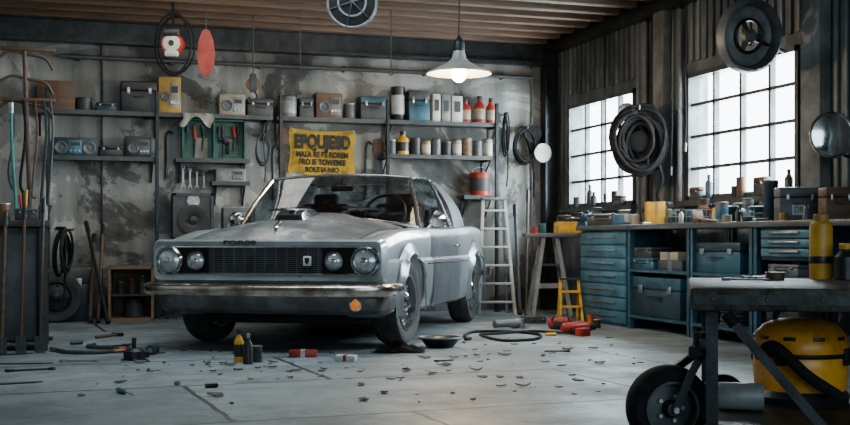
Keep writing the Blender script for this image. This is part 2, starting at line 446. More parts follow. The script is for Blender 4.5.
for yy in (0, 2.62):
    for sx in (-1, 1):
        cut.cyl((sx*.56, yy, .335), (sx*1.1, yy, .335), .375, seg=40)
cut = obj('tmp_cut', cut, GRB)
cut.parent = car
bpy.context.view_layer.update()
md = body.modifiers.new('b', 'BOOLEAN'); md.object = cut; md.operation = 'DIFFERENCE'; md.solver = 'EXACT'
bpy.context.view_layer.update()
dg = bpy.context.evaluated_depsgraph_get()
nm = bpy.data.meshes.new_from_object(body.evaluated_get(dg))
if len(nm.polygons) > 100:
    body.modifiers.clear(); body.data = nm
else: body.modifiers.clear()
bpy.data.objects.remove(cut)
for sx in (-1, 1):
    for yy in (0, 2.62):
        W_ = interp(TW, yy)
        def ffn(u, v, sx=sx, yy=yy, W_=W_):
            a = R(-12+204*u); r_ = .372+.085*v; z = .335+r_*math.sin(a)
            base = W_*(.985 if z < .5 else (1.0 if z < .65 else .977))
            return Vector((sx*(base+.004+.038*(1-v)**1.5), yy+r_*math.cos(a), max(.24, z)))
        obj('fender_flare', M().sheet(ffn, 28, 6, .006), PAINT, car)
def hood_fn(u, v):
    y = -.80+1.34*u; f = (v*2-1)
    hw = .64+.05*u
    Wd, Sh, Ce = interp(TW, max(y, -.74)), interp(TS, max(y, -.74)), interp(TCn, max(y, -.74))
    x = f*hw; k = 1-min(1, (abs(x)/(.79*Wd)))**2.2
    z = (Sh-.014)+(Ce-Sh+.014)*k+.014
    z += .024*max(0, 1-(abs(x)/.27)**4)*min(1, u*4)
    if u < .06: z -= .02*(1-u/.06)
    return Vector((x, y, z))
obj('hood', M().sheet(hood_fn, 34, 32, .012), PAINT2, car, label='worn silver hood with painted-in highlights and raised centre bulge')
m = M()
sc = [(-.12, 0), (-.10, .06), (.10, .06), (.12, 0)]
rings = []
for (yy, k, hh) in ((-.30, 1, .8), (-.22, 1, 1.15), (.0, .9, 1.), (.22, .7, .15)):
    zc = interp(TCn, yy)+.03
    rings.append([Vector((x*k, yy, zc+z*hh)) for x, z in sc])
m.loft(rings)
hs = obj('hood_scoop', m, ROOFM, car)
zc = interp(TCn, -.30)+.03
obj('scoop_mouth', M().bx(-.09, .09, -.306, -.294, zc+.006, zc+.04), GRB, hs)
obj('scoop_stripe', M().box((0, -.21, interp(TCn, -.2)+.105), (.05, .14, .012), bev=.004), WHITE, hs)
obj('hood_ornament', M().box((0, -.55, .905), (.03, .14, .02), bev=.008).cyl((0, -.62, .90), (0, -.48, .95), .007, .013, 8), CHROME, car)
text_part('hood_lettering', 'FOR08', .040, BLACK, car, (-.17, -.862, .790), (R(75), 0, 0), .003, width=.25, offset=.002)
def rrect(hw, z0, z1, r, n=5):
    pts = []
    for cx, cz, a0 in ((hw-r, z0+r, -90), (hw-r, z1-r, 0), (-hw+r, z1-r, 90), (-hw+r, z0+r, 180)):
        for i in range(n+1):
            a = R(a0+90*i/n); pts.append((cx+r*math.cos(a), cz+r*math.sin(a)))
    return pts
def bow(x): return .05*(x/.85)**2
outer = rrect(.885, .49, .815, .05); inner = rrect(.84, .565, .758, .05); mid = rrect(.865, .52, .800, .05)
m = M()
rg = []
for poly, yy in ((outer, -.68), (outer, -.81), (mid, -.855), (inner, -.842), (inner, -.70)):
    rg.append([Vector((x, yy+bow(x)*(1 if yy < -.75 else .0), z)) for x, z in poly])
m.ringloop(rg)
obj('front_surround', m, PAINT, car)
m = M(); pts = [(x, -.845+bow(x), z) for x, z in rrect(.842, .563, .760, .05)]
m.tube(pts, .008, 6, closed=True)
obj('grille_trim', m, CHROME, car)
gr = obj('grille', M().bx(-.84, .84, -.775, -.745, .545, .775), GRB, car, label='black slatted grille')
m = M()
for i in range(14): m.bx(-.43, .43, -.805, -.775, .573+i*.0137-.0022, .573+i*.0137+.0022)
for i in range(-5, 6): m.bx(i*.08-.002, i*.08+.002, -.80, -.77, .567, .756)
obj('grille_slats', m, GREY, gr)
e = obj('grille_emblem', M().box((.325, -.815, .66), (.062, .016, .07), bev=.006), mat('enamel_white', (.7, .7, .68), .3), car)
obj('emblem_stripe', M().prism([(.307, .683), (.343, .683), (.339, .65), (.325, .637), (.311, .65)], -.826, -.82), BLACK, e)
for x, r in ((-.745, .09), (.745, .09), (-.525, .063), (.525, .063)):
    root = M(); root.lathe([(r*1.0, 0), (r*1.16, -.01), (r*1.2, -.035), (r*1.06, -.055), (r*.95, -.035), (r*.95, 0)], ax='Y')
    h = obj('headlight', root, CHROME, car, loc=(x, -.77, .66))
    obj('headlight_lens', M().lathe([(r*.96, -.02), (r*.93, -.038), (r*.7, -.052), (r*.35, -.06), (.002, -.062)], ax='Y'), HGL, h)
    obj('headlight_bulb', M().lathe([(r*.30, -.058), (r*.30, -.066), (r*.2, -.07), (.002, -.071)], ax='Y', seg=16), CHROME, h)
path = smooth([(-.915, -.55), (-.92, -.68), (-.87, -.82), (-.6, -.915), (0, -.945), (.6, -.915), (.87, -.82), (.92, -.68), (.915, -.55)], 6)
obj('front_bumper', M().sweep(path, [(0, .412), (.03, .415), (.048, .433), (.054, .458), (.05, .48), (.03, .497), (0, .50), (-.012, .46)]), CHR2, car, label='worn brownish chrome wraparound bumper')
vp = smooth([(-.86, -.40), (-.86, -.62), (-.80, -.76), (-.5, -.81), (0, -.83), (.5, -.81), (.80, -.76), (.86, -.62), (.86, -.40)], 6)
obj('front_valance', M().sweep(vp, [(-.12, .285), (-.03, .283), (0, .31), (.012, .37), (0, .43), (-.06, .50), (-.12, .50)]), VAL, car, label='dark lower front valance')
t = obj('indicator_light', M().lathe([(.045, .02), (.045, -.012), (.036, -.016), (.036, .0)], ax='Y', seg=20), CHROME, car, loc=(.68, -.805, .352), rot=(0, 0, R(12)))
obj('indicator_lens', M().lathe([(.037, 0), (.035, -.014), (.02, -.021), (.002, -.022)], ax='Y', seg=20), mat('amber_lens', (.85, .22, .03), .2, 0, emit=.4), t)
rp_ = smooth([(.90, 3.05), (.90, 3.35), (.8, 3.49), (0, 3.52), (-.8, 3.49), (-.90, 3.35), (-.90, 3.05)], 6)
obj('rear_bumper', M().sweep(rp_, [(0, .44), (.03, .45), (.035, .49), (.03, .53), (0, .54)]), CHR2, car)
TIRE = mat('tire_rubber', (.020, .020, .021), .75, 0, col2=(.04, .038, .036), scale=8, bump=.1)
RIM = mat('steel_rim', (.30, .31, .32), .3, .9, var=.5, scale=9)
def wheel_parts(root, r=.33, hw=.10, rimm=None):
    m = M(); m.lathe([(r*.62, -hw*.8), (r*.80, -hw*1.05), (r*.94, -hw), (r*.985, -hw*.75), (r, -hw*.5), (r, hw*.5), (r*.985, hw*.75), (r*.94, hw), (r*.80, hw*1.05), (r*.62, hw*.8)], ax='X', seg=48, loop=True)
    for k in (-.45, -.15, .15, .45):
        m.tor((k*hw, 0, 0), r*.998, .006, 'X', 48, 4)
    obj('tire', m, TIRE, root)
    m = M()
    m.lathe([(r*.63, -hw*.8), (r*.66, -hw*.9), (r*.60, -hw*.9), (r*.56, -hw*.3), (r*.56, hw*.4), (r*.60, hw*.95), (r*.665, hw*.95), (r*.64, hw*.8)], ax='X', seg=36, loop=True)
    m.lathe([(r*.57, hw*.25), (r*.57, hw*.35), (r*.34, hw*.6), (r*.2, hw*.66), (r*.2, hw*.4)], ax='X', seg=32)
    for i in range(8):
        a = 2*math.pi*i/8; m.sph((hw*.42, r*.46*math.cos(a), r*.46*math.sin(a)), .018, seg=8)
    rim = obj('rim', m, rimm or RIM, root)
    obj('hub_cap', M().lathe([(r*.22, hw*.5), (r*.22, hw*.8), (r*.15, hw*1.0), (.002, hw*1.05)], ax='X', seg=24), rimm or CHROME, rim)
for sx in (-1, 1):
    for yy in (0, 2.62):
        e = bpy.data.objects.new('wheel', None); COL.objects.link(e); e.parent = car
        e.location = (sx*.765, yy, .336); e.rotation_euler = (0, 0, (0 if sx > 0 else math.pi) + (R(-4) if yy == 0 else 0))
        wheel_parts(e)
obj('underbody', M().bx(-.55, .55, -.6, 3.0, .2, .3).cyl((-.7, 0, .3), (.7, 0, .3), .04).cyl((-.7, 2.62, .3), (.7, 2.62, .3), .05), RUB, car)
AB, AT = Vector((.785, .64, .91)), Vector((.62, 1.0, 1.335))
BTt = Vector((.64, 1.72, 1.352)); BBt = Vector((.825, 1.74, .915))
CT, CB = Vector((.61, 2.22, 1.33)), Vector((.80, 2.50, .945))
def mir(v, s): return Vector((v.x*s, v.y, v.z))
def roof_fn(u, v):
    y = .97+1.30*u; f = v*2-1
    hw = .63+.015*math.sin(math.pi*u)-.015*u
    z = 1.347+.05*math.sin(math.pi*min(1, (u*.8+.12)))-.028*abs(f)**3-.008*u
    return Vector((f*hw, y+.03*f*f*(1-u), z))
obj('roof', M().sheet(roof_fn, 16, 16, .028), ROOFM, car, label='dark steel roof panel')
for s in (-1, 1):
    obj('windshield_pillar', M().tube([mir(AB, s), mir((AB+AT)/2+Vector((.012, 0, .01)), s), mir(AT, s)], .018, 8), CHROME, car)
    obj('door_pillar', M().tube([mir(BBt, s), mir(BTt, s)], .020, 8), CHROME, car)
    obj('roof_rail', M().tube(smooth([mir(AT, s), mir(Vector((.642, 1.4, 1.362)), s), mir(BTt, s), mir(CT, s)], 5), .010, 8), CHROME, car)
    cpan = [BTt+Vector((0, .0, .01)), CT+Vector((0, .05, 0)), CB, BBt+Vector((.02, .06, 0))]
    def cfn(u, v, s=s, c=cpan):
        a = c[0].lerp(c[1], u); b = c[3].lerp(c[2], u); q = a.lerp(b, v); q = q+Vector((.045*math.sin(math.pi*v), 0, 0))
        return mir(q, s)
    obj('rear_pillar_panel', M().sheet(cfn, 8, 8, .02*s), PAINT, car)
    def sfn(u, v, s=s):
        a = (AT+Vector((-.005, .02, 0))).lerp(BTt+Vector((-.01, 0, 0)), u); b = (AB+Vector((.01, .03, 0))).lerp(BBt+Vector((-.015, 0, 0)), u)
        q = a.lerp(b, v)+Vector((.02*math.sin(math.pi*v), 0, 0))
        return mir(q, s)
    obj('side_window', M().sheet(sfn, 6, 6, .004), CGL, car)
    def dfn(u, v, s=s):
        y = .74+1.06*u; Wd, Sh = interp(TW, y), interp(TS, y)
        zs = [(.27, .975), (.36, .987), (.55, 1.0), (.60, 1.0), (.645, .998), (.668, .972), (Sh-.085, .975), (Sh-.04, .968), (Sh-.015, .955)]
        t = v*8; i = min(7, int(t)); k = t-i
        z = zs[i][0]*(1-k)+zs[i+1][0]*k; f = zs[i][1]*(1-k)+zs[i+1][1]*k
        return Vector((s*(f*Wd+.009), y, z))
    d_ = obj('door', M().sheet(dfn, 8, 16, .008*s), PAINT, car, label='worn blue-grey steel door')
    obj('door_handle', M().box((s*.905, 1.66, .76), (.03, .14, .022), bev=.008), CHROME, d_)
    obj('side_trim', M().tube([(s*(interp(TW, y)*1.0+.012), y, .622) for y in [.45, .6, 1.0, 1.6, 2.1]], .007, 6), CHROME, car)
    sm = obj('side_mirror', M().tube([(s*.81, .86, .91), (s*.87, .83, .965)], .010, 8), CHROME, car)
    obj('mirror_housing', M().lathe([(.002, -.045), (.04, -.035), (.066, .0), (.07, .012), (.066, .016)], c=(s*.90, .83, .99), ax='Y', seg=24), CHROME, sm)
    obj('mirror_glass', M().lathe([(.062, .016), (.002, .018)], c=(s*.90, .83, .99), ax='Y', seg=24), MIRROR, sm)
def wfn(u, v):
    f = u*2-1
    b = Vector((f*.785, .64-.10*(1-f*f), .91+.075*(1-f*f))); a = Vector((f*.62, 1.0-.05*(1-f*f), 1.34+.03*(1-f*f)))
    return a.lerp(b, v)
obj('windshield', M().sheet(wfn, 16, 8, .005), CGL, car)
obj('windshield_top_trim', M().tube([wfn(i/16, 0)+Vector((0, -.004, .004)) for i in range(17)], .008, 6), CHROME, car)
obj('windshield_base_trim', M().tube([wfn(i/16, 1)+Vector((0, -.006, .008)) for i in range(17)], .012, 6), CHROME, car)
def rfn(u, v):
    f = u*2-1
    a = Vector((f*.59, 2.24, 1.33+.02*(1-f*f))); b = Vector((f*.77, 2.50, .945+.03*(1-f*f)))
    return a.lerp(b, v)
obj('rear_window', M().sheet(rfn, 10, 6, .005), CGL, car)
for sx in (-1, 1):
    obj('wiper', M().tube([(sx*.12-.0, .50, 1.02), (sx*.3, .57, 1.07), (sx*.45, .60, 1.06)], .006, 6).box((sx*.32, .60, 1.075), (.36, .012, .014), rot=(0, R(4*sx), 0)), BLACK, car)
SEAT = mat('brown_leather', (.10, .06, .045), .5, 0, var=.4)
obj('dashboard', M().box((0, .95, .92), (1.3, .26, .09), bev=.03), BLACK, car)
obj('steering_wheel', M().tor((0, 0, 0), .185, .014, 'Y').bx(-.18, .18, -.006, .006, -.012, .012).cyl((0, -.1, -.02), (0, .02, 0), .03), BLACK, car, loc=(.36, 1.16, 1.04), rot=(R(-28), 0, 0))
for sx in (-.36, .36):
    obj('seat', M().box((sx, 1.68, .98), (.46, .12, .34), rot=(R(-12), 0, 0), bev=.05, seg=3).box((sx, 1.72, 1.18), (.24, .08, .12), rot=(R(-12), 0, 0), bev=.035, seg=3).box((sx, 1.46, .88), (.48, .5, .08), bev=.03), SEAT, car)
obj('rear_seat', M().box((0, 2.15, .98), (1.1, .14, .24), rot=(R(-15), 0, 0), bev=.05, seg=3), SEAT, car)
obj('rear_view_mirror', M().box((0, 1.06, 1.26), (.2, .02, .05), bev=.01).cyl((0, 1.06, 1.28), (0, 1.06, 1.34), .008), BLACK, car)

# ------------------------------------------------------------------ generic things
def bottle(name, label, cat, loc, r, h, mt, capm=None, labm=None, rz=0, group=None, neck=.4, rot=None):
    o = T(name, label, cat, loc, rz, group, rot)
    hb = h*.68
    obj('bottle_body', M().lathe([(r*.9, 0), (r, h*.02), (r, hb*.92), (r*.85, hb), (r*neck, hb+h*.12), (r*neck, h*.86), ], seg=20), mt, o)
    obj('cap', M().lathe([(r*neck*1.15, h*.84), (r*neck*1.2, h*.86), (r*neck*1.15, h*.99), (r*neck*.8, h)], seg=16), capm or BLACK, o)
    if labm: obj('label', M().lathe([(r*1.01, hb*.25), (r*1.015, hb*.26), (r*1.015, hb*.78), (r*1.01, hb*.79)], seg=20), labm, o)
    return o
def can(name, label, cat, loc, r, h, mt, lidm=None, labm=None, rz=0, group=None, handle=False, rot=None):
    o = T(name, label, cat, loc, rz, group, rot)
    obj('can_body', M().lathe([(r*.96, 0), (r, .005), (r, h*.93), (r*1.02, h*.94), (r*1.02, h*.96)], seg=22), mt, o)
    obj('lid', M().lathe([(r*1.03, h*.94), (r*1.03, h*.99), (r*.9, h), (r*.88, h*.975), (.002, h*.975)], seg=22), lidm or STEEL, o)
    if labm: obj('label', M().lathe([(r*1.01, h*.2), (r*1.015, h*.21), (r*1.015, h*.74), (r*1.01, h*.75)], seg=22), labm, o)
    if handle: obj('handle', M().tube([(r*math.cos(R(a)), 0, h*.85+r*.9*math.sin(R(a))) for a in range(0, 181, 20)], .006, 6), STEEL, o)
    return o
def case(name, label, cat, loc, w, d, h, mt, lidm=None, rz=0, group=None, latch=STEEL, handle=True, text=None, txm=None):
    o = T(name, label, cat, loc, rz, group)
    k = .68
    obj('case_body', M().box((0, 0, h*k/2), (w, d, h*k), bev=min(.012, h*.1)), mt, o)
    obj('lid', M().box((0, 0, h*(k+.005)+h*.3/2), (w*1.01, d*1.01, h*.3), bev=min(.016, h*.12)), lidm or mt, o)
    for sx in (-.3, .3):
        obj('latch', M().box((sx*w, -d/2-.006, h*k), (w*.09, .012, h*.2), bev=.003), latch, o)
    if handle:
        obj('handle', M().tube([(-w*.16, -d/2-.004, h*.5), (-w*.15, -d/2-.028, h*.5), (w*.15, -d/2-.028, h*.5), (w*.16, -d/2-.004, h*.5)], .006, 6), BLACK, o)
    if text:
        pl = obj('label_plate', M().box((0, -d/2-.003, h*.32), (w*.4, .004, h*.3)), WHITE, o)
        text_part('lettering', text, h*.24, BLACK, pl, (0, -d/2-.0055, h*.32), TF, .001, width=w*.3)
    return o
def radio(name, label, cat, loc, w, d, h, mt, rz=0, group=None, speakers=2, panel=None):
    o = T(name, label, cat, loc, rz, group)
    obj('housing', M().box((0, 0, h/2), (w, d, h), bev=.01), mt, o)
    r = min(h*.32, w*.2)
    if speakers:
        for sx in ((-.31, .31) if speakers == 2 else (-.2,)):
            obj('speaker', M().lathe([(r, 0), (r*1.08, -.008), (r*.9, -.012), (r*.75, -.004), (r*.3, .0), (r*.25, -.01), (.002, -.012)], c=(sx*w, -d/2, h*.45), ax='Y', seg=22), [GREY], o)
    cw = w*.3 if speakers == 2 else w*.4; cx = 0 if speakers == 2 else w*.22
    obj('front_panel', M().box((cx, -d/2-.003, h*.5), (cw, .008, h*.7), bev=.003), panel or LGREY, o)
    for i in range(3):
        obj('knob', M().cyl((cx+(i-1)*cw*.3, -d/2-.005, h*.3), (cx+(i-1)*cw*.3, -d/2-.022, h*.3), h*.06, h*.05, 12), STEEL, o)
    obj('display', M().box((cx, -d/2-.008, h*.65), (cw*.7, .004, h*.18)), BLACK, o)
    return o
def carton(name, label, cat, loc, w, d, h, mt=None, rz=0, group=None, tape=PAPER, text=None):
    o = T(name, label, cat, loc, rz, group)
    obj('box_body', M().box((0, 0, h/2), (w, d, h), bev=.004), mt or CARD, o)
    obj('tape', M().box((0, 0, h/2), (w*.16, d+.003, h+.003)), tape, o)
    return o
def shelf_xy(px1, px2, pyt, z, off=.16):
    p = on_y((px1+px2)/2, 100, YB-off); d = dep(p)
    q = on_y((px1+px2)/2, pyt, YB-off)
    return (p.x, p.y, z), (px2-px1)/F*d*.99, max(.03, q.z-z)

# ------------------------------------------------------------------ shelving
SHM = mat('shelf_steel', (.07, .075, .08), .55, .3, var=.45)
def shelf(label, px1, px2, z, dp=.30, group='steel wall shelves'):
    a = on_y(px1, 0, YB-dp).x; b = on_y(px2, 0, YB-dp).x
    o = T('wall_shelf', label, 'shelf', (a, YB, z), 0, group)
    w = b-a
    obj('shelf_board', M().bx(0, w, -dp, 0, -.03, 0).bx(0, w, -dp-.008, -dp, -.04, .004), SHM, o)
    n = max(2, int(w/.9)+1)
    for i in range(n):
        x = .05+(w-.1)*i/(n-1)
        obj('bracket', M().bx(x-.012, x+.012, -.02, 0, -.25, -.03).tube([(x, -.01, -.24), (x, -dp*.85, -.04)], .009, 6).bx(x-.012, x+.012, -dp*.9, 0, -.05, -.03), DARK, o)
    return o
UZ = 2.125; LZ = 1.66; RZ_ = 1.75
shelf('long dark steel shelf board with radios and boxes', 34, 273, UZ)
shelf('long dark steel shelf board with canisters and red bottles', 277, 502, UZ)
shelf('low dark steel shelf holding two old radios', 44, 158, LZ)
shelf('low dark steel shelf under an open green tool case', 176, 250, LZ)
shelf('low dark steel shelf lined with jars', 384, 496, RZ_)
for px in (48, 157, 281, 388, 497):
    p = on_y(px, 0, YB-.325)
    o = T('shelf_upright', 'black slotted steel upright in front of the wall shelves', 'shelf post', (p.x, p.y, 0), 0, 'shelf uprights')
    obj('post', M().bx(-.018, .018, -.004, .004, 0, 2.35).bx(-.018, -.012, -.004, .022, 0, 2.35), DARK, o)
    obj('foot_plate', M().bx(-.04, .04, -.03, .03, 0, .008), DARK, o)

l, w_, h = shelf_xy(38, 74, 82, UZ); carton('wooden_crate', 'brown slatted wooden storage box on the upper shelf', 'box', l, w_, .22, h, BROWN, tape=IRON)
l, w_, h = shelf_xy(76, 92, 98, UZ); can('storage_tin', 'dark dented storage tin on the upper shelf', 'tin', l, w_/2, h, DGREY, DARK)
l, w_, h = shelf_xy(96, 116, 103, UZ); case('small_case', 'small navy case on the upper shelf', 'case', l, w_, .18, h, NAVY)
l, w_, h = shelf_xy(121, 156, 82, UZ); case('equipment_case', 'black hard equipment case on the upper shelf', 'case', l, w_, .22, h, BLACK)
l, w_, h = shelf_xy(158, 180, 78, UZ); radio('amplifier', 'mustard-coloured upright speaker box on the upper shelf', 'speaker', l, w_, .2, h, YELD, speakers=1, panel=CREAM)
l, w_, h = shelf_xy(218, 244, 95, UZ); radio('receiver', 'cream radio receiver with dial on the upper shelf', 'radio', l, w_, .2, h, CREAM, speakers=1)
l, w_, h = shelf_xy(246, 272, 99, UZ); case('metal_case', 'dark metal instrument case on the upper shelf', 'case', l, w_, .2, h, DGREY)
l, w_, h = shelf_xy(278, 297, 96, UZ); can('storage_tin', 'grey lidded storage tin on the shelf', 'tin', l, w_/2, h, GREY, DARK, LGREY)
l, w_, h = shelf_xy(298, 313, 98, UZ); case('small_case', 'small dark case with latch on the shelf', 'case', l, w_, .16, h, DGREY)
l, w_, h = shelf_xy(314, 341, 94, UZ); radio('old_radio', 'brown wooden table radio on the shelf', 'radio', l, w_, .2, h, BROWN, speakers=1, panel=GREY)
l, w_, h = shelf_xy(344, 356, 104, UZ); can('small_tin', 'small steel tin on the shelf', 'tin', l, w_/2, h, GREY)
l, w_, h = shelf_xy(358, 387, 97, UZ); case('tool_case', 'grey-blue tool case on the shelf', 'case', l, w_, .2, h, DGREY, BLUE)
l, w_, h = shelf_xy(391, 405, 87, UZ); can('oil_canister', 'tall black canister with white band', 'canister', l, w_/2, h, BLACK, BLACK, WHITE)
l, w_, h = shelf_xy(406, 428, 91, UZ); case('grey_box', 'blue-grey metal box standing on the shelf', 'box', l, w_, .2, h, BLUE, DGREY)
for i, (a, b) in enumerate(((430, 438), (439, 448), (449, 460))):
    l, w_, h = shelf_xy(a, b, 95+i, UZ); o = T('binder', 'pale grey ring binder standing upright on the shelf', 'binder', l, 0, 'binders on the shelf')
    obj('cover', M().box((0, 0, h/2), (w_, .2, h), bev=.004), LGREY if i % 2 else WHITE, o)
    obj('spine_label', M().box((0, -.102, h*.6), (w_*.6, .004, h*.4)), DGREY, o)
RB = mat('red_bottle', (.42, .025, .018), .3, 0, var=.4)
for i, (a, b, t) in enumerate(((460, 471, 99), (474, 485, 96), (486, 495, 98))):
    l, w_, h = shelf_xy(a, b, t, UZ); bottle('spray_bottle', 'dark red bottle with black cap and pale label', 'bottle', l, w_/2, h, RB, BLACK, CREAM, group='red bottles on the shelf')
l, w_, h = shelf_xy(53, 97, 138, LZ); radio('boombox', 'dark portable radio with two round speakers and blue trim', 'radio', l, w_, .17, h, NAVY, speakers=2, panel=BLUEL)
l, w_, h = shelf_xy(99, 122, 146, LZ); case('flat_case', 'flat black case lying between the two radios', 'case', l, w_, .2, h, BLACK, handle=False)
l, w_, h = shelf_xy(125, 151, 137, LZ); radio('portable_radio', 'small dark radio with a single round speaker', 'radio', l, w_, .15, h, BLACK, speakers=1, panel=GREY)
l, w_, h = shelf_xy(182, 245, 120, LZ, .14)
o = T('tool_cabinet', 'open green tool cabinet hung with dark tools and paper', 'tool cabinet', l)
m = M().bx(-w_/2, w_/2, .06, .08, 0, h).bx(-w_/2, -w_/2+.015, -.06, .08, 0, h).bx(w_/2-.015, w_/2, -.06, .08, 0, h).bx(-w_/2, w_/2, -.06, .08, 0, .015).bx(-w_/2, w_/2, -.06, .08, h-.015, h).bx(-.008, .008, -.06, .08, 0, h)
obj('cabinet_body', m, GREEN, o)
for i, x in enumerate((-.27, -.20, -.12, .06, .10, .21, .26)):
    hh = .12+.12*((i*5) % 3)/2
    obj('tool_handle', M().cyl((x, .03, h*.85), (x+.01*(i % 3), .03, h*.85-hh*.6), .016, .02, 10), (BLACK, RED, BLACK, BLACK, DGREY, RED, BLACK)[i], o)
    obj('tool_shaft', M().cyl((x+.01*(i % 3), .03, h*.85-hh*.6), (x, .03, h*.85-hh*1.5), .009, .005, 8), DARK, o)
obj('hanging_drill', M().box((.15, .02, h*.5), (.10, .05, .08), bev=.02).cyl((.10, .02, h*.52), (.05, .02, h*.52), .02, .012).box((.17, .02, h*.33), (.045, .04, .14), rot=(0, .2, 0), bev=.012), BLACK, o)
obj('paper_sheet', M().sheet(lambda u, v: Vector((-.20+.14*u, .045-.006*math.sin(v*5), h*.55-.24*v)), 6, 6, .002), PAPER, o)
p = on_y(197, 0, YB-.318)
def rag(u, v): return Vector((-.16+.32*u+.02*math.sin(v*5), -.012-.008*math.sin(u*19)-.004*v, .004-.15*v*(.6+.4*math.sin(u*7+1))))
obj('rag', M().sheet(rag, 20, 8, .003).sheet(lambda u, v: Vector((-.16+.32*u, -.012+.10*v-.008*math.sin(u*19)*(1-v), .006+.004*math.sin(u*11)*v)), 20, 6, .003), PAPER, loc=(p.x, p.y, UZ), label='crumpled white rag draped over the shelf edge', cat='rag')
l, w_, h = shelf_xy(397, 409, 131, RZ_); bottle('oil_bottle', 'yellow oil bottle with black cap on the low shelf', 'bottle', l, w_/2, h, YEL, BLACK, BLACK)
l, w_, h = shelf_xy(387, 396, 140, RZ_); can('small_tin', 'small steel tin on the low shelf', 'tin', l, w_/2, h, GREY)
for i in range(8):
    a = 411+i*10.3
    l, w_, h = shelf_xy(a, a+9.2, 138+(i*3 % 5), RZ_); can('jar', 'squat jar with a metal lid on the low shelf', 'jar', l, w_/2, h, (DGREY, YELD, GREY, DGREY, CREAM, TAN, GREY, CREAM)[i], GREY if i % 2 else BLACK, PAPER if i % 3 == 1 else None, group='jars on the low shelf')
SIGN = mat('yellow_banner', (.82, .50, .03), .7, 0, col2=(.30, .18, .035), scale=5, bump=.15, lo=.36, hi=.5)
p1 = on_y(290, 128, YB-.05); p2 = on_y(355, 175, YB-.05); bw = p2.x-p1.x; bh = p1.z-p2.z
o = T('banner', 'faded yellow cloth banner with black lettering on the plaster wall', 'sign', ((p1.x+p2.x)/2, YB-.02, (p1.z+p2.z)/2), rot=(0, R(.8), 0))
obj('cloth', M().sheet(lambda u, v: Vector((bw*(u-.5)+.012*math.sin(v*9)*(u-.5)*2, .006*math.sin(u*9+v*2), bh*(.5-v)-.025*math.sin(u*3.14)*(1-v)+.016*math.sin(u*13)*v)), 24, 12, .003), SIGN, o)
INK = mat('faded_black_ink', (.015, .013, .011), .8, 0, col2=(.14, .09, .025), scale=16, lo=.34, hi=.46)
text_part('lettering', 'EPQUJE8D', bh*.40, INK, o, (0, -.012, bh*.20), TF, .002, width=bw*.86, offset=.011)
for i, (tx, ww, hh) in enumerate((('MALA RE BE ROREM', .80, .17), ('FRO IE TOWEMIE', .72, .17), ('ROLE IA NIO', .52, .15))):
    text_part('lettering', tx, bh*hh, INK, o, (0, -.012, bh*(-.07-.165*i)), TF, .002, width=bw*ww, offset=.004)
for sx in (-.47, .47): obj('grommet', M().tor((sx*bw, -.008, bh*.44), .012, .004, 'Y', 14, 6), STEEL, o)
for sx in (-.47, .47): obj('nail', M().cyl((sx*bw, -.015, bh*.44), (sx*bw, .02, bh*.44), .005, seg=8), DARK, o)

# ------------------------------------------------------------------ things on the back wall
def nail(o, x, z, y0=-.03, y1=.015): obj('nail', M().cyl((x, y0, z), (x, y1, z), .006, seg=8), DARK, o)
def hang_saw(px, pyt, pyb, k):
    a = on_y(px, pyt, YB-.02); b = on_y(px, pyb, YB-.02); L = a.z-b.z
    o = T('hand_saw' if k == 0 else 'pry_bar', 'dark hand saw hanging on the plaster wall' if k == 0 else 'dark steel pry bar hanging on the plaster wall', 'saw' if k == 0 else 'pry bar', (a.x, YB-.015, b.z))
    if k == 0:
        obj('blade', M().prism([(-.02, 0), (.02, 0), (.06, L*.75), (-.05, L*.75)], -.002, .002), DARK, o)
        obj('handle', M().prism([(-.06, L*.74), (.06, L*.74), (.07, L*.9), (.03, L), (-.05, L*.97)], -.012, .012), BROWN, o)
    else:
        obj('shaft', M().tube(smooth([(0, 0, 0), (0, 0, L*.5), (0, 0, L*.85), (.03, 0, L*.97), (.07, 0, L*.93)], 5), .013, 8), DARK, o)
        obj('claw', M().prism([(-.02, 0), (.02, 0), (.013, .1), (-.013, .1)], -.006, .006), DARK, o)
    nail(o, 0, L*.9)
hang_saw(283, 128, 190, 0); hang_saw(366, 140, 200, 1); hang_saw(378, 138, 195, 0); hang_saw(166, 130, 178, 1); hang_saw(273, 145, 200, 1)
def wrench(loc, L, mt=STEEL, rot=(0, 0, 0), label='steel open-end wrench', group=None, nl=False):
    o = T('wrench', label, 'wrench', loc, 0, group, rot)
    w = L*.045
    obj('shaft', M().prism([(-w, L*.15), (w, L*.15), (w, L*.85), (-w, L*.85)], -.004, .004, 'Z'), mt, o)
    hd = [(-.5, 0), (-.28, .02), (-.2, .35), (.2, .35), (.28, .02), (.5, 0), (.62, .35), (.4, .8), (-.4, .8), (-.62, .35)]
    obj('jaw', M().prism([(x*L*.19, y*L*.22) for x, y in hd], -.006, .006, 'Z'), mt, o)
    obj('ring_end', M().tor((0, L*.92, 0), L*.065, L*.025, 'Z', 18, 6), mt, o)
    if nl: obj('nail', M().cyl((0, L*.92, .03), (0, L*.92, -.015), .005, seg=8), DARK, o)
    return o
for i in range(4):
    p = on_y(183+i*7, 190, YB-.015); wrench((p.x, p.y, 1.36), .24-.03*i, rot=(R(90), 0, 0), label='steel wrench hanging on the plaster wall', group='wrenches on the wall', nl=True)
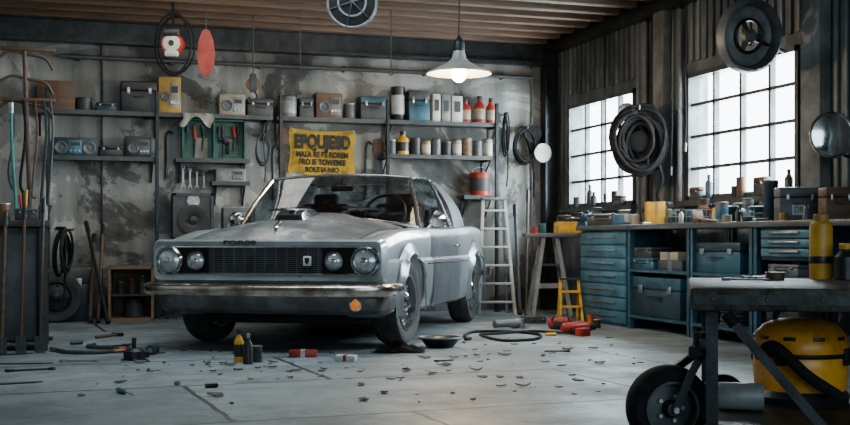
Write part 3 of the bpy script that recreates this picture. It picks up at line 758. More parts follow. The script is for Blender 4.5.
def speaker_cab(px1, px2, pyt, pyb, Y, mt, label):
    a = on_y(px1, pyb, Y); b = on_y(px2, pyt, Y); w = b.x-a.x; h = on_y((px1+px2)/2, pyt, Y).z-on_y((px1+px2)/2, pyb, Y).z
    zb = on_y((px1+px2)/2, pyb, Y).z
    o = T('speaker_cabinet', label, 'speaker', ((a.x+b.x)/2, Y+.12, max(0, zb)))
    obj('enclosure', M().bx(-w/2, w/2, -.1, .12, 0, h).bx(-w/2, w/2, -.12, -.1, 0, .03).bx(-w/2, w/2, -.12, -.1, h-.03, h).bx(-w/2, -w/2+.03, -.12, -.1, 0, h).bx(w/2-.03, w/2, -.12, -.1, 0, h), mt, o)
    r = w*.36
    obj('cone', M().lathe([(r, 0), (r*1.1, -.012), (r*.95, -.016), (r*.35, .0), (r*.3, -.012), (.002, -.02)], c=(0, -.1, h*.42), ax='Y'), BLACK, o)
    obj('tweeter', M().lathe([(r*.4, 0), (r*.44, -.01), (r*.2, -.004), (.002, -.01)], c=(0, -.1, h*.84), ax='Y'), STEEL, o)
    return o
a = on_y(165, 0, YB-.4).x; b = on_y(262, 0, YB-.4).x
o = T('storage_rack', 'dark steel rack standing against the plaster wall behind the car', 'rack', (a, YB-.22, 0)); wd = b-a
obj('rack_top', M().bx(0, wd, -.2, .2, .78, .81), DARK, o); obj('rack_shelf', M().bx(0, wd, -.2, .2, .3, .33), DARK, o)
for x in (.02, wd-.02):
    for yy in (-.18, .18): obj('leg', M().bx(x-.018, x+.018, yy-.018, yy+.018, 0, .79), DARK, o)
speaker_cab(173, 214, 193, 240, YB-.34, DGREY, 'grey speaker cabinet standing on a dark rack').location.z = .81
l, w_, h = shelf_xy(222, 254, 208, .81, .25); radio('receiver', 'grey radio receiver on the dark rack', 'radio', l, w_, .2, max(h, .2), GREY, speakers=1)
p = on_y(230, 182, YB-.14)
shelf('tiny dark bracket shelf on the plaster wall', 212, 250, p.z, .22)
l, w_, h = shelf_xy(215, 245, 169, p.z, .12); radio('receiver', 'pale flat radio receiver with dials on a small bracket shelf', 'radio', l, w_, .16, max(h, .12), LGREY, speakers=0, panel=GREY)
c = on_z(132, 320); c.z = 0
o = T('wooden_frame_box', 'open tan wooden frame box with junk inside on the floor', 'box', c, R(-6))
w2, h2, d2 = .22, .55, .2
m = M().bx(-w2, w2, d2-.015, d2, 0, h2).bx(-w2, -w2+.025, -d2, d2, 0, h2).bx(w2-.025, w2, -d2, d2, 0, h2).bx(-w2, w2, -d2, d2, 0, .03).bx(-w2, w2, -d2, d2, h2-.03, h2)
obj('frame_panels', m, TAN, o)
obj('inner_shelf', M().bx(-w2+.02, w2-.02, -d2+.02, d2-.02, .25, .27), DWOOD, o)
for i in range(3): can('storage_tin', 'small dark tin inside the wooden frame box', 'tin', c+Vector((-.11+.11*i, .02-.01*i, .27)), .04, .12+.03*i, (DGREY, IRON, GREY)[i], STEEL)
can('grease_drum', 'dark grease drum on the bottom of the wooden frame box', 'drum', c+Vector((0.02, .0, .03)), .1, .19, DGREY, IRON)
def leaning(px1, py1, px2, py2, d1, d2, r, mt, name, label, cat):
    a = at(px1, py1, d1); b = at(px2, py2, d2)
    a.z = r
    o = T(name, label, cat, a)
    v = b-a
    obj('shaft', M().cyl((0, 0, 0), v*.9, r, r, 10), mt, o)
    obj('grip', M().cyl(v*.9, v, r*1.4, r*1.3, 10), BLACK, o)
    obj('tip', M().cyl((0, 0, 0), v*.05, r*1.4, r*1.2, 10), DARK, o)
    return o
leaning(108, 318, 86, 222, 11.0, 11.75, .018, DARK, 'steel_bar', 'long dark steel bar leaning on the wall', 'bar')
leaning(98, 316, 103, 225, 11.1, 11.8, .016, BROWN, 'broom_handle', 'brown wooden pole leaning on the wall', 'pole')
leaning(90, 316, 94, 235, 11.1, 11.8, .02, IRON, 'pipe_length', 'rusty pipe leaning on the wall', 'pipe')
leaning(520, 314, 515, 205, 12.3, 12.9, .02, DGREY, 'steel_bar', 'dark steel bar leaning in the wall corner', 'bar')
leaning(526, 314, 528, 190, 12.3, 12.9, .014, DWOOD, 'broom_handle', 'dark wooden pole leaning in the wall corner', 'pole')
p = at(56, 284, 11.3)
o = T('spare_wheel', 'old spare wheel with dark tire leaning by the wall', 'wheel', (p.x, p.y, .25), 0, None, (R(-8), 0, R(-90)))
wheel_parts(o, .25, .07, DARK)
p = on_y(62, 0, YB-.3); case('floor_chest', 'dark navy chest standing on the floor by the wall', 'chest', (p.x-.05, YB-.28, 0), .7, .4, .55, NAVY, DGREY)
p = on_y(480, 196, YB-.12)
shelf('tiny steel bracket shelf holding a red canister', 464, 496, p.z, .24)
can('red_canister', 'round red metal canister on a small bracket shelf', 'canister', (p.x, p.y, p.z), .11, .27, RED, RED, DGREY, handle=True)
def coil(name, label, c, rx, rz, loops, r, mt, rot, cat='hose', tail=None, jit=.02, spread=.0, back=.06, tang=0.):
    o = T(name, label, cat, c, 0, None, rot)
    pts = []
    n = 28*loops
    for i in range(n+1):
        a = 2*math.pi*i/28; j = i/28
        k = (1-spread*((j*.37) % 1))*(1+jit*math.sin(j*4.3+1)+jit*.7*math.sin(a*3+j))
        ox = tang*math.sin(j*1.9); oz = tang*math.sin(j*1.3+.5)*.8
        pts.append(Vector((rx*k*math.sin(a)+ox, -.02-.028*(j % 3)+.02*math.sin(j*2.5), rz*k*math.cos(a)-.015*math.sin(j*2)+oz)))
    if tail: pts += smooth([pts[-1]]+[Vector(t) for t in tail], 6)[1:]
    obj('hose', M().tube(pts, r, 8), mt, o)
    obj('wall_hook', M().tube([(0, back, rz*.98), (0, -.14, rz*.93), (0, -.15, rz*1.02)], .009, 6), STEEL, o)
    return o
p = on_y(523, 146, YB-.06); coil('cable_coil', 'black cable coiled on a wall hook', p, .14, .21, 6, .013, RUB, (0, 0, 0), 'cable', tail=[(.1, -.05, -.2), (.12, -.03, -.6)], spread=.25, back=.06)
p = on_y(262, 150, YB-.06); coil('cable_coil', 'thin grey cable coiled on a nail', p, .07, .16, 4, .008, DGREY, (0, 0, 0), 'cable', tail=[(.03, -.05, -.2), (.02, -.03, -.35)], back=.06)
p = on_y(504, 135, YB-.06); coil('cable_coil', 'thin black cable looped on a nail', p, .03, .24, 4, .008, RUB, (0, 0, 0), 'cable', tail=[(.03, -.05, -.3), (.02, -.03, -.6)], back=.06)
def dish_lamp(name, label, cat, c, r, rot, rim=STEEL, face=WHITE, bowl=DARK):
    o = T(name, label, cat, c, 0, None, rot)
    obj('reflector_bowl', M().lathe([(r*.98, 0), (r*.9, r*.2), (r*.55, r*.45), (r*.2, r*.55), (.003, r*.56)], ax='Y'), bowl, o)
    obj('rim', M().tor((0, 0, 0), r, r*.07, 'Y', 36, 8), rim, o)
    obj('lens', M().lathe([(r*.96, -.002), (r*.6, -r*.07), (.003, -r*.1)], ax='Y'), face, o)
    obj('mount', M().cyl((0, r*.5, 0), (0, r*.8, 0), r*.12), DARK, o)
    return o
p = on_y(543, 153, YB-.2); o = dish_lamp('work_lamp', 'round work lamp with white lens mounted on the wall', 'lamp', p, .105, (0, 0, 0)); obj('wall_arm', M().cyl((0, .08, 0), (0, .2, 0), .012), DARK, o)
p = on_y(533, 133, YB-.14); o = dish_lamp('wall_lamp', 'dark round lamp bowl mounted beside a coiled cable', 'lamp', p, .10, (0, 0, 0), DARK, RUB); obj('wall_arm', M().cyl((0, .05, 0), (0, .14, 0), .012), DARK, o)
# ------------------------------------------------------------------ ladder, sawhorse, stool
def bar(m, p1, p2, w, t):
    l, mt = align(p1, p2); r = bmesh.ops.create_cube(m.bm, size=1)
    bmesh.ops.transform(m.bm, matrix=mt @ Matrix.Diagonal((w, t, l, 1)), verts=r['verts']); m._t(); return m
p = on_z(497, 315)
o = T('step_ladder', 'white aluminium stepladder standing folded against the wall', 'ladder', p, R(-8))
Hh = 1.25
for s in (-1, 1):
    obj('rail', bar(M(), (s*.20, 0, 0), (s*.12, .16, Hh), .03, .05), WHITE, o)
    obj('back_rail', bar(M(), (s*.19, .34, 0), (s*.11, .19, Hh*.95), .02, .03), STEEL, o)
for i in range(6):
    k = (i+.7)/6.3; hw = .20-.08*k
    obj('step', M().box((0, .16*k, Hh*k), (hw*2, .09, .022), bev=.004), WHITE, o)
obj('top_cap', M().box((0, .17, Hh+.01), (.28, .14, .03), bev=.008), LGREY, o)
p = on_z(549, 317)
o = T('sawhorse', 'grey weathered wooden A-frame sawhorse with splayed legs', 'sawhorse', p, R(-12))
zt = .86
obj('top_beam', M().box((0.06, 0, zt), (.66, .26, .045), bev=.006), GREY, o)
for sx in (-1, 1):
    for sy in (-1, 1):
        obj('leg', bar(M(), (sx*.20, sy*.15, .02), (sx*.07, sy*.06, zt-.02), .04, .035), LGREY, o)
obj('brace', M().box((0, -.12, .33), (.30, .02, .045)), LGREY, o)
obj('brace', M().box((0, .12, .33), (.30, .02, .045)), LGREY, o)
obj('under_tray', M().box((0, 0, .55), (.22, .16, .02)), DGREY, o)
tl = Vector((p.x+.24, p.y-.04, zt+.023))
o = T('tool_tray', 'yellow plastic tool tray standing on the sawhorse', 'tool tray', tl, R(-12))
obj('tray', M().bx(-.17, .17, -.1, .1, 0, .015).bx(-.17, .17, -.1, -.088, 0, .12).bx(-.17, .17, .088, .1, 0, .12).bx(-.17, -.158, -.1, .1, 0, .12).bx(.158, .17, -.1, .1, 0, .12), YEL, o)
obj('handle', M().tube([(-.16, 0, .1), (-.14, 0, .18), (.14, 0, .18), (.16, 0, .1)], .01, 8), BLACK, o)
can('small_can', 'small green can on the sawhorse', 'can', tl+Vector((-.30, .08, 0)), .04, .1, GREEN)
can('small_can', 'small red can on the sawhorse', 'can', tl+Vector((-.40, .04, 0)), .03, .07, RED)
p = on_z(570, 321)
o = T('step_stool', 'small yellow folding step stool', 'stool', p, R(-15))
for s in (-1, 1):
    obj('side_rail', bar(M(), (s*.11, -.1, 0), (s*.09, .05, .42), .025, .03), YEL, o)
    obj('back_leg', bar(M(), (s*.10, .16, 0), (s*.09, .05, .40), .02, .025), YEL, o)
for k in (.35, .7, 1.): obj('step', M().box((0, -.1+.15*k, .42*k), (.20, .1, .02)), YEL if k < 1 else BLACK, o)

# ------------------------------------------------------------------ right-wall benches
XF = 4.95; BZ = .95
yA = on_x(580, 0, XF).y; yB_ = on_x(628, 0, XF).y; yC = on_x(689, 0, XF).y; yD = on_x(752, 0, XF).y; yE = on_x(812, 0, XF).y
obj('worktop', M().bx(XF-.04, XR-.13, 5.0, yA+.02, BZ-.045, BZ, bev=.006), mat('scuffed_worktop', (.09, .10, .105), .4, .2, var=.5, scale=4), label='long scuffed dark worktop along the windowed wall', cat='worktop')
def drawer_cab(name, label, y0, y1, z0, z1, n, mt, fm, cat='cabinet', dd=0):
    o = T(name, label, cat, ((XF+XR-.13)/2, (y0+y1)/2, z0))
    w = y1-y0; d = XR-.13-XF; h = z1-z0
    obj('cabinet_body', M().bx(-d/2+.015, d/2, -w/2, w/2, 0, h, bev=.006), mt, o)
    for i in range(n):
        a = .03+(h-.04)*i/n; b = .03+(h-.04)*(i+1)/n-.012
        dr = obj('drawer', M().bx(-d/2-.004, -d/2+.016, -w/2+.02, w/2-.02, a, b, bev=.004), fm, o)
        obj('handle', M().bx(-d/2-.022, -d/2-.004, -w*.28, w*.28, (a+b)/2+.0, (a+b)/2+.016, bev=.004), STEEL, dr)
    return o
drawer_cab('drawer_cabinet', 'pale blue steel tool cabinet with seven drawers', yB_+.02, yA, 0, BZ-.046, 7, BLUE, BLUEL)
drawer_cab('drawer_unit', 'blue steel drawer unit hung under the worktop', yE, yD-.1, .66, BZ-.046, 3, NAVY, BLUEL)
def frame(label, y0, y1):
    o = T('workbench', label, 'workbench', ((XF+XR-.13)/2, (y0+y1)/2, 0), 0, 'blue steel workbenches')
    w = y1-y0; d = XR-.13-XF
    for sx in (-1, 1):
        for sy in (-1, 1):
            obj('leg', M().bx(sx*d/2-(.04 if sx > 0 else 0), sx*d/2+(0 if sx > 0 else .04), sy*(w/2-.02)-.02, sy*(w/2-.02)+.02, 0, BZ-.046), BLUE, o)
    obj('lower_shelf', M().bx(-d/2, d/2, -w/2+.04, w/2-.04, .10, .125), BLUE, o)
    obj('middle_shelf', M().bx(-d/2, d/2, -w/2+.04, w/2-.04, .52, .545), BLUE, o)
frame('blue steel workbench with two open shelves', yC, yB_)
frame('blue steel workbench holding tool boxes', yD, yC-.02)
frame('blue steel workbench with drawers under its top', 5.6, yD-.02)
RZW = R(-90)
def bx_under(fn, name, label, cat, px1, px2, z, h, mt, dp=.3, **k):
    y0 = on_x(px2, 0, XF+.05).y; y1 = on_x(px1, 0, XF+.05).y
    return fn(name, label, cat, (XF+.03+dp/2, (y0+y1)/2, z), (y1-y0), dp, h, mt, rz=RZW, **k)
bx_under(case, 'tool_chest', 'large dark blue plastic tool chest on the bench shelf', 'tool chest', 634, 682, .125, .36, NAVY, .34, lidm=BLUE)
bx_under(case, 'tool_box', 'flat blue tool box on the middle shelf', 'tool box', 633, 655, .545, .11, BLUE)
bx_under(carton, 'parts_box', 'grey parts box on the middle shelf', 'box', 660, 684, .545, .09, DGREY, tape=STEEL)
bx_under(carton, 'parts_box', 'cream parts box stacked on a grey one', 'box', 662, 680, .635, .07, CREAM, tape=GREY)
bx_under(case, 'tool_box', 'dark flat tool box stacked on the blue one', 'tool box', 635, 653, .655, .09, DGREY)
bx_under(case, 'tool_box', 'blue steel tool box on the middle shelf', 'tool box', 696, 742, .545, .25, BLUE, .32, lidm=NAVY)
def stack(label, px, z, n, mt, r=.14, th=.035):
    p = on_x(px, 0, XF+.2)
    for i in range(n):
        o = T('brake_disc', label, 'brake disc', (XF+.22, p.y+.01*math.sin(i*3), z+i*th), 0, 'stacked brake discs')
        obj('disc', M().lathe([(r*.4, 0), (r, 0), (r, th*.7), (r*.5, th*.72), (r*.45, th), (r*.2, th), (r*.2, 0)], seg=28), mt, o)
stack('dark iron brake disc in a stack under the bench', 707, .125, 8, DARK)
stack('dark iron brake disc in a stack under the bench', 736, .125, 7, DGREY)
bx_under(case, 'tool_chest', 'black tool chest on the lower bench shelf', 'tool chest', 768, 800, .125, .3, BLACK)
bx_under(case, 'tool_box', 'grey tool case on the middle shelf under the drawers', 'tool box', 770, 800, .545, .09, GREY)
def bench_xy(px, off=.25):
    p = on_x(px, 0, XR-.13-off); return (p.x, p.y, BZ)
def bsz(px1, px2, loc): return (px2-px1)/F*dep(loc)
def bench_h(px, pyt, loc): return EYE+(HZ-pyt)/F*dep(loc)-BZ
l = bench_xy(655, .2); carton('yellow_box', 'yellow metal box on the worktop', 'box', l, bsz(647, 665, l), .16, bench_h(655, 202, l), YEL, rz=R(-20), tape=YELD)
l = bench_xy(604, .25); case('tool_box', 'dark tool box on the far end of the worktop', 'tool box', l, .3, .2, .12, DGREY, rz=R(-40))
l = bench_xy(625, .2); can('paint_can', 'grey paint can on the worktop', 'can', l, .07, .15, GREY, labm=PAPER)
l = bench_xy(636, .28); can('paint_can', 'small cream paint can on the worktop', 'can', l, .05, .10, CREAM)
l = bench_xy(690, .2); o = T('wire_basket', 'low steel wire basket filled with parts on the worktop', 'basket', l, R(-25))
m = M()
for z in (.01, .06, .12):
    m.tube([(-.17, -.1, z), (.17, -.1, z), (.17, .1, z), (-.17, .1, z)], .004, 5, closed=True)
for i in range(9):
    x = -.17+.34*i/8; m.tube([(x, -.1, .12), (x, -.1, .01), (x, .1, .01), (x, .1, .12)], .003, 5)
obj('basket_wire', m, STEEL, o)
for i in range(3): obj('basket_liner', M().box((-.11+.11*i, 0, .05+.015*i), (.09, .15, .07+.03*i), bev=.01), (DGREY, BLUE, IRON)[i], o)
l = bench_xy(722, .25); can('solvent_can', 'grey solvent can with blue label on the worktop', 'can', l, .05, .17, LGREY, BLACK, BLUEL)
l = bench_xy(731, .14); can('solvent_can', 'dark solvent can on the worktop', 'can', l, .045, .14, DGREY)
l = bench_xy(744, .3); o = T('mug', 'white enamel mug on the worktop', 'mug', l, R(-30))
obj('cup', M().lathe([(.038, 0), (.045, .005), (.047, .10), (.043, .10), (.04, .01), (.002, .008)], seg=20), WHITE, o)
obj('mug_handle', M().tube([(.045, 0, .08), (.075, 0, .075), (.075, 0, .035), (.045, 0, .025)], .006, 6), WHITE, o)
l = bench_xy(757, .15); case('blue_box', 'small blue parts box on the worktop', 'box', l, .13, .13, .13, BLUEL, BLUE, rz=R(-20))
l = bench_xy(771, .16); can('blue_canister', 'tall dark blue canister on the worktop', 'canister', l, .055, bench_h(771, 180, l), NAVY, BLUE)
l = bench_xy(797, .2); case('tool_box', 'grey steel tool box with a white number label on the worktop', 'tool box', l, bsz(778, 818, l), .2, bench_h(797, 187, l), GREY, rz=R(-22), text='D87')
l = bench_xy(836, .2); case('wooden_box', 'dark brown wooden box on the worktop', 'box', l, bsz(822, 850, l), .2, bench_h(836, 187, l), BROWN, rz=R(-20))
for i, (px, mt) in enumerate(((710, RED), (715, YEL), (674, TEAL))):
    l = bench_xy(px, .06); bottle('spray_can', 'small spray can standing on the worktop', 'spray can', l, .026, .17, mt, BLACK, WHITE, group='spray cans on the worktop', neck=.6)
random.seed(5)
CM = [DGREY, BLUE, GREY, IRON, CREAM, NAVY, YELD, STEEL, RED]
for i, px in enumerate((594, 613, 619, 643, 668, 681, 701, 717, 727, 738, 749, 764, 783, 806)):
    l = Vector(bench_xy(px, .40 if i % 2 else .36)); k = i % 4; mt = CM[(i*5) % 9]
    if k == 0: can('small_tin', 'small scuffed tin on the worktop', 'tin', l, .03+.004*(i % 3), .06+.01*(i % 4), mt)
    elif k == 1: bottle('small_bottle', 'small workshop bottle standing on the worktop', 'bottle', l, .022, .12, mt, BLACK)
    elif k == 2:
        o = T('socket_box', 'small flat socket box on the worktop', 'box', l, R(-30+7*i)); obj('tray', M().box((0, 0, .02), (.12, .07, .04), bev=.006), mt, o)
        obj('tray_lid', M().box((0, .04, .06), (.12, .012, .09), rot=(R(-15), 0, 0), bev=.004), mt, o)
    else:
        o = T('clamp', 'small iron clamp lying on the worktop', 'clamp', l+Vector((0, 0, .012)), R(20*i)); obj('clamp_bow', M().tube(smooth([(0, 0, 0), (.05, .04, 0), (.10, .03, 0), (.10, -.03, 0)], 4), .01, 8), IRON, o)
        obj('clamp_screw', M().cyl((0, 0, 0), (.04, -.07, 0), .007).cyl((.03, -.075, 0), (.055, -.06, 0), .006), STEEL, o)
# larger mixed goods at the back of the worktop
for i, (px, k, sz, hh) in enumerate(((588, 1, .14, .16), (597, 0, .05, .20), (611, 1, .12, .13), (647, 0, .045, .16), (667, 1, .09, .22), (704, 0, .045, .22), (739, 1, .10, .17), (748, 0, .045, .20), (765, 2, .05, .24), (786, 0, .045, .22))):
    l = bench_xy(px, .06); mt = (BLUE, GREY, DGREY, NAVY, CREAM, IRON, BLUEL, LGREY, DGREY, NAVY)[i]
    if k == 1: case('parts_case', 'scuffed parts case at the back of the worktop', 'case', l, sz, .09, hh, mt, DGREY, rz=R(-60))
    elif k == 0: can('tall_can', 'tall scuffed can at the back of the worktop', 'can', l, sz, hh, mt, BLACK, GREY)
    else: bottle('jug', 'dark jug at the back of the worktop', 'jug', l, sz, hh, mt, BLACK)
# uneven dark things on the window sills
for i, (px, k, hh) in enumerate(((577, 0, .12), (590, 1, .24), (594, 1, .16), (615, 0, .15), (620, 2, .10), (697, 2, .12), (709, 1, .22), (736, 0, .10), (741, 0, .17), (762, 2, .16), (789, 1, .2))):
    p = on_x(px, 0, XR-.05); l = (XR-.05, p.y, ZB)
    if k == 1: bottle('sill_bottle', 'dark bottle standing on the window sill', 'bottle', l, .034, hh, (NAVY, DGREY, BLACK)[i % 3], BLACK, group='bottles on the window sills')
    elif k == 0: can('sill_jar', 'dark jar standing on the window sill', 'jar', l, .04, hh, (DGREY, BLACK, IRON)[i % 3], DARK, group='jars on the window sills')
    else: case('sill_box', 'small dark box standing on the window sill', 'box', l, .16, .075, hh, DGREY, IRON, rz=R(-90), handle=False)
l = Vector(bench_xy(583, .3)); o = T('bench_vise', 'blue iron bench vise on the worktop', 'vise', l, R(-60))
obj('vise_base', M().cyl((0, 0, 0), (0, 0, .05), .07, .05, 20).box((0, .02, .09), (.1, .14, .09), bev=.015), BLUE, o)
obj('vise_jaw', M().box((0, -.10, .10), (.13, .04, .08), bev=.008).box((0, .0, .145), (.13, .03, .03), bev=.004), DARK, o)
obj('vise_handle', M().cyl((0, -.12, .08), (0, -.2, .08), .012).cyl((-.08, -.19, .08), (.08, -.19, .08), .007), STEEL, o)
# wall-mounted round things on the right
p = at(750, 36, 8.85)
o = T('wheel_rim', 'dished grey metal wheel rim hanging high on the wall', 'wheel rim', p, 0, None, (R(8), R(14), R(8)))
obj('outer_ring', M().lathe([(.235, -.02), (.255, -.055), (.275, -.045), (.285, .0), (.28, .05), (.255, .07), (.23, .06), (.225, .02)], ax='Y', seg=48, loop=True), GREY, o)
obj('dish', M().lathe([(.235, .02), (.20, .05), (.15, .045), (.12, .02), (.12, .03), (.15, .055), (.20, .06), (.235, .03)], ax='Y', seg=44, loop=True), LGREY, o)
obj('inner_ring', M().tor((0, .015, 0), .125, .014, 'Y', 40, 8), DARK, o)
obj('center_disc', M().lathe([(.055, .03), (.055, -.01), (.04, -.03), (.002, -.035)], ax='Y', seg=28), GREY, o)
for i in range(3):
    a = 2*math.pi*i/3+.3; obj('spoke', bar(M(), (.04*math.cos(a), .01, .04*math.sin(a)), (.13*math.cos(a), .015, .13*math.sin(a)), .04, .012), DGREY, o)
obj('wall_bracket', M().cyl((0, .04, 0), (0.40, .04, 0), .014), DARK, o)
p = at(832, 135, 8.1)
o = dish_lamp('round_mirror', 'round chrome-rimmed mirror on a wall bracket', 'mirror', p, .155, (0, 0, R(-15)), CHROME, MIRROR, GREY)
obj('bracket', M().tube([(0, .1, 0), (.05, .16, -.1), (.22, .22, -.14)], .012, 6), DARK, o)
p = on_x(640, 142, XR-.36); o = coil('hose_coil', 'tangled black rubber hose on a dark reel between the windows', p, .24, .32, 13, .017, RUB, (0, 0, R(-30)), 'hose', tail=[(.2, -.04, -.3), (.16, -.03, -.5), (.2, -.02, -.62)], spread=.42, jit=.05, tang=.03)
obj('reel_plate', M().lathe([(.22, .03), (.23, .02), (.22, .01), (.10, .0), (.10, -.06), (.06, -.08), (.002, -.08)], ax='Y', seg=32), RUB, o)
obj('hose_bracket', M().tube([(0, .0, 0), (.08, .1, 0), (.24, .22, 0)], .014, 6), DARK, o)
p = on_x(627, 112, XR-.25); o = dish_lamp('wall_lamp', 'small dark round lamp above the hose coil', 'lamp', p, .085, (0, 0, R(-30)), DARK, STEEL); obj('wall_arm', M().tube([(0, .06, 0), (.08, .12, 0), (.13, .20, 0)], .01, 6), DARK, o)
for i, px in enumerate((606, 672, 686)):
    a = on_x(px, 60, XR-.14)
    o = T('power_cable', 'thin black cable hanging down the wall', 'cable', (a.x, a.y, ZC-.21), 0, 'hanging cables')
    obj('cable', M().tube(smooth([(0, 0, 0), (.0, .02, -.5), (-.01, -.02, -1.1), (0, .02, -1.7+.2*i)], 6), .008, 6), RUB, o)
    obj('plug', M().cyl((0, .02, -1.7+.2*i), (0, .02, -1.78+.2*i), .018, .014, 10), BLACK, o)

# ------------------------------------------------------------------ hanging things
def rose(o, z): obj('ceiling_rose', M().lathe([(.05, z), (.045, z-.03), (.01, z-.04)], seg=20), DARK, o)
LD = 9.6
p = at(459, 74, LD)
o = T('pendant_lamp', 'enamel pendant lamp with a glowing bulb hanging over the car', 'lamp', p)
SHADE = mat('enamel_shade', (.40, .41, .38), .35, .2, var=.3)
obj('lamp_shade', M().lathe([(.27, 0), (.262, .014), (.16, .06), (.09, .10), (.06, .13), (.045, .2), (.04, .2), (.05, .125), (.085, .09), (.155, .05), (.255, .008)], seg=40, loop=True), SHADE, o)
obj('lamp_neck', M().lathe([(.045, .18), (.05, .2), (.045, .27), (.02, .3), (.01, .32)], seg=20), DARK, o)
obj('bulb', M().sph((0, 0, .0), .062, (1, 1, 1.1)), mat('bulb_glow', (1, .74, .42), .5, emit=130, bump=0, var=0), o)
obj('cord', M().tube([(0, 0, .3), (.003, 0, .6), (0, 0, ZC-p.z)], .006, 6), BLACK, o)
rose(o, ZC-p.z)
p = at(352, 3, 9.2)
o = T('dome_lamp', 'dark round dome lamp with wire guard hanging from ceiling', 'lamp', p, 0, None, (0, 0, R(-15)))
obj('dome', M().lathe([(.19, 0), (.185, .05), (.13, .13), (.05, .17), (.003, .175)], ax='Y'), DARK, o)
obj('rim', M().tor((0, 0, 0), .195, .011, 'Y', 40, 8), GREY, o)
obj('lens', M().lathe([(.185, 0), (.12, -.02), (.003, -.03)], ax='Y'), RUB, o)
obj('lens_ring', M().tor((0, -.025, 0), .11, .010, 'Y', 32, 6), GREY, o)
for i in range(3):
    a = math.pi*i/3+.3; obj('guard_wire', M().tube([(-.19*math.cos(a), -.01, -.19*math.sin(a)), (0, -.06, 0), (.19*math.cos(a), -.01, .19*math.sin(a))], .006, 6), DARK, o)
obj('yoke', M().tube([(-.2, .02, 0), (-.2, .05, .2), (0, .06, .3), (.2, .05, .2), (.2, .02, 0)], .01, 6), DARK, o)
obj('rod', M().cyl((0, .06, .29), (0, .06, ZC-p.z+.01), .012), DARK, o)
obj('ceiling_rose', M().lathe([(.05, ZC-p.z), (.045, ZC-p.z-.03), (.01, ZC-p.z-.04)], c=(0, .06, 0), seg=20), DARK, o)
p = at(173, 44, 10.9)
o = T('hanging_reel', 'red and white cable reel in a black hoop hanging overhead', 'cable reel', p, 0, None, (0, 0, R(-20)))
obj('hoop', M().tor((0, 0, 0), .17, .010, 'Y', 40, 8, sy=1.7), RUB, o)
obj('second_hoop', M().tor((0.02, .05, 0), .175, .008, 'Y', 40, 8, sy=1.55), RUB, o)
obj('reel_body', M().cyl((0, -.05, 0), (0, .06, 0), .10, .10, 28), RED, o)
obj('reel_face', M().lathe([(.08, -.05), (.08, -.062), (.05, -.066), (.002, -.066)], ax='Y').box((0, -.05, -.10), (.13, .06, .06), bev=.02), WHITE, o)
obj('reel_hub', M().cyl((0, -.06, 0), (0, -.08, 0), .03, .025).box((0, -.05, .10), (.16, .07, .07), bev=.02), BLACK, o)
obj('strap', M().bx(-.012, .012, -.005, .005, .09, ZC-p.z), RUB, o)
rose(o, ZC-p.z)
p = at(206, 54, 11.0)
o = T('paddle_float', 'worn red teardrop paddle hanging by a cord from ceiling', 'paddle', p, 0, None, (0, 0, R(-15)))
pts = [(.0, .24), (.035, .22), (.07, .12), (.085, 0), (.07, -.12), (.035, -.2), (0, -.22), (-.035, -.2), (-.07, -.12), (-.085, 0), (-.07, .12), (-.035, .22)]
obj('blade', M().prism(pts, -.012, .012), mat('worn_red', (.42, .05, .035), .6, 0, col2=(.2, .03, .02)), o)
obj('cord', M().cyl((0, 0, .23), (0, 0, ZC-p.z), .005, seg=6), BLACK, o)
rose(o, ZC-p.z)
for px, pb, dd in ((391, 66, 11.4), (300, 60, 11.3)):
    p = at(px, pb, dd)
    o = T('hanging_hook', 'thin cable with steel hook hanging from the ceiling', 'hook', p, 0, 'hanging hooks')
    obj('cable', M().cyl((0, 0, 0), (0, 0, ZC-.0-p.z), .006, seg=6), DARK, o)
    obj('hook', M().tube(smooth([(0, 0, 0), (0, 0, -.03), (.03, 0, -.06), (0, 0, -.09), (-.03, 0, -.06)], 5), .007, 6), DARK, o)
p = at(253, 84, 11.55)
o = T('pulley_block', 'dark iron pulley block hanging on a cable near the shelf', 'pulley', p)
obj('pulley_wheel', M().cyl((0, -.02, 0), (0, .02, 0), .07, .07, 24), IRON, o)
obj('pulley_cheek', M().prism([(-.03, -.08), (.03, -.08), (.03, .1), (-.03, .1)], -.035, -.025), DARK, o)
obj('pulley_cheek', M().prism([(-.03, -.08), (.03, -.08), (.03, .1), (-.03, .1)], .025, .035), DARK, o)
obj('cable', M().cyl((0, 0, .07), (0, 0, ZC-p.z), .007, seg=6), DARK, o)
obj('pulley_hook', M().tube(smooth([(0, 0, -.06), (.04, 0, -.12), (0, 0, -.17), (-.04, 0, -.13)], 5), .01, 6), DARK, o)
rose(o, ZC-p.z)

# ------------------------------------------------------------------ left bench and stand
p = at(20, 355, 8.4)
bx1 = at(46, 355, 8.3).x
BCX, BCY = bx1-.6, p.y+.25
o = T('side_bench', 'dark worn wooden workbench cabinet cluttered with tools', 'workbench', (BCX, BCY, 0))
obj('bench_top', M().box((0, 0, .93), (1.25, .62, .05), bev=.008), DWOOD, o)
obj('cabinet_body', M().box((.0, 0, .48), (1.12, .50, .84), bev=.006), BLACK, o)
for sx in (-1, 1):
    for sy in (-1, 1): obj('leg', M().box((sx*.58, sy*.27, .455), (.06, .06, .91)), DWOOD, o)
for i in range(2):
    d_ = obj('door', M().bx(-.50+.53*i, .0+.53*i, -.275, -.25, .08, .86, bev=.004), DWOOD if i == 0 else DGREY, o)
    obj('handle', M().bx(-.04+.12*i, -.015+.12*i, -.3, -.275, .4, .55), STEEL, d_)
obj('side_rail', M().box((.59, 0, .5), (.03, .5, .06)), DWOOD, o)
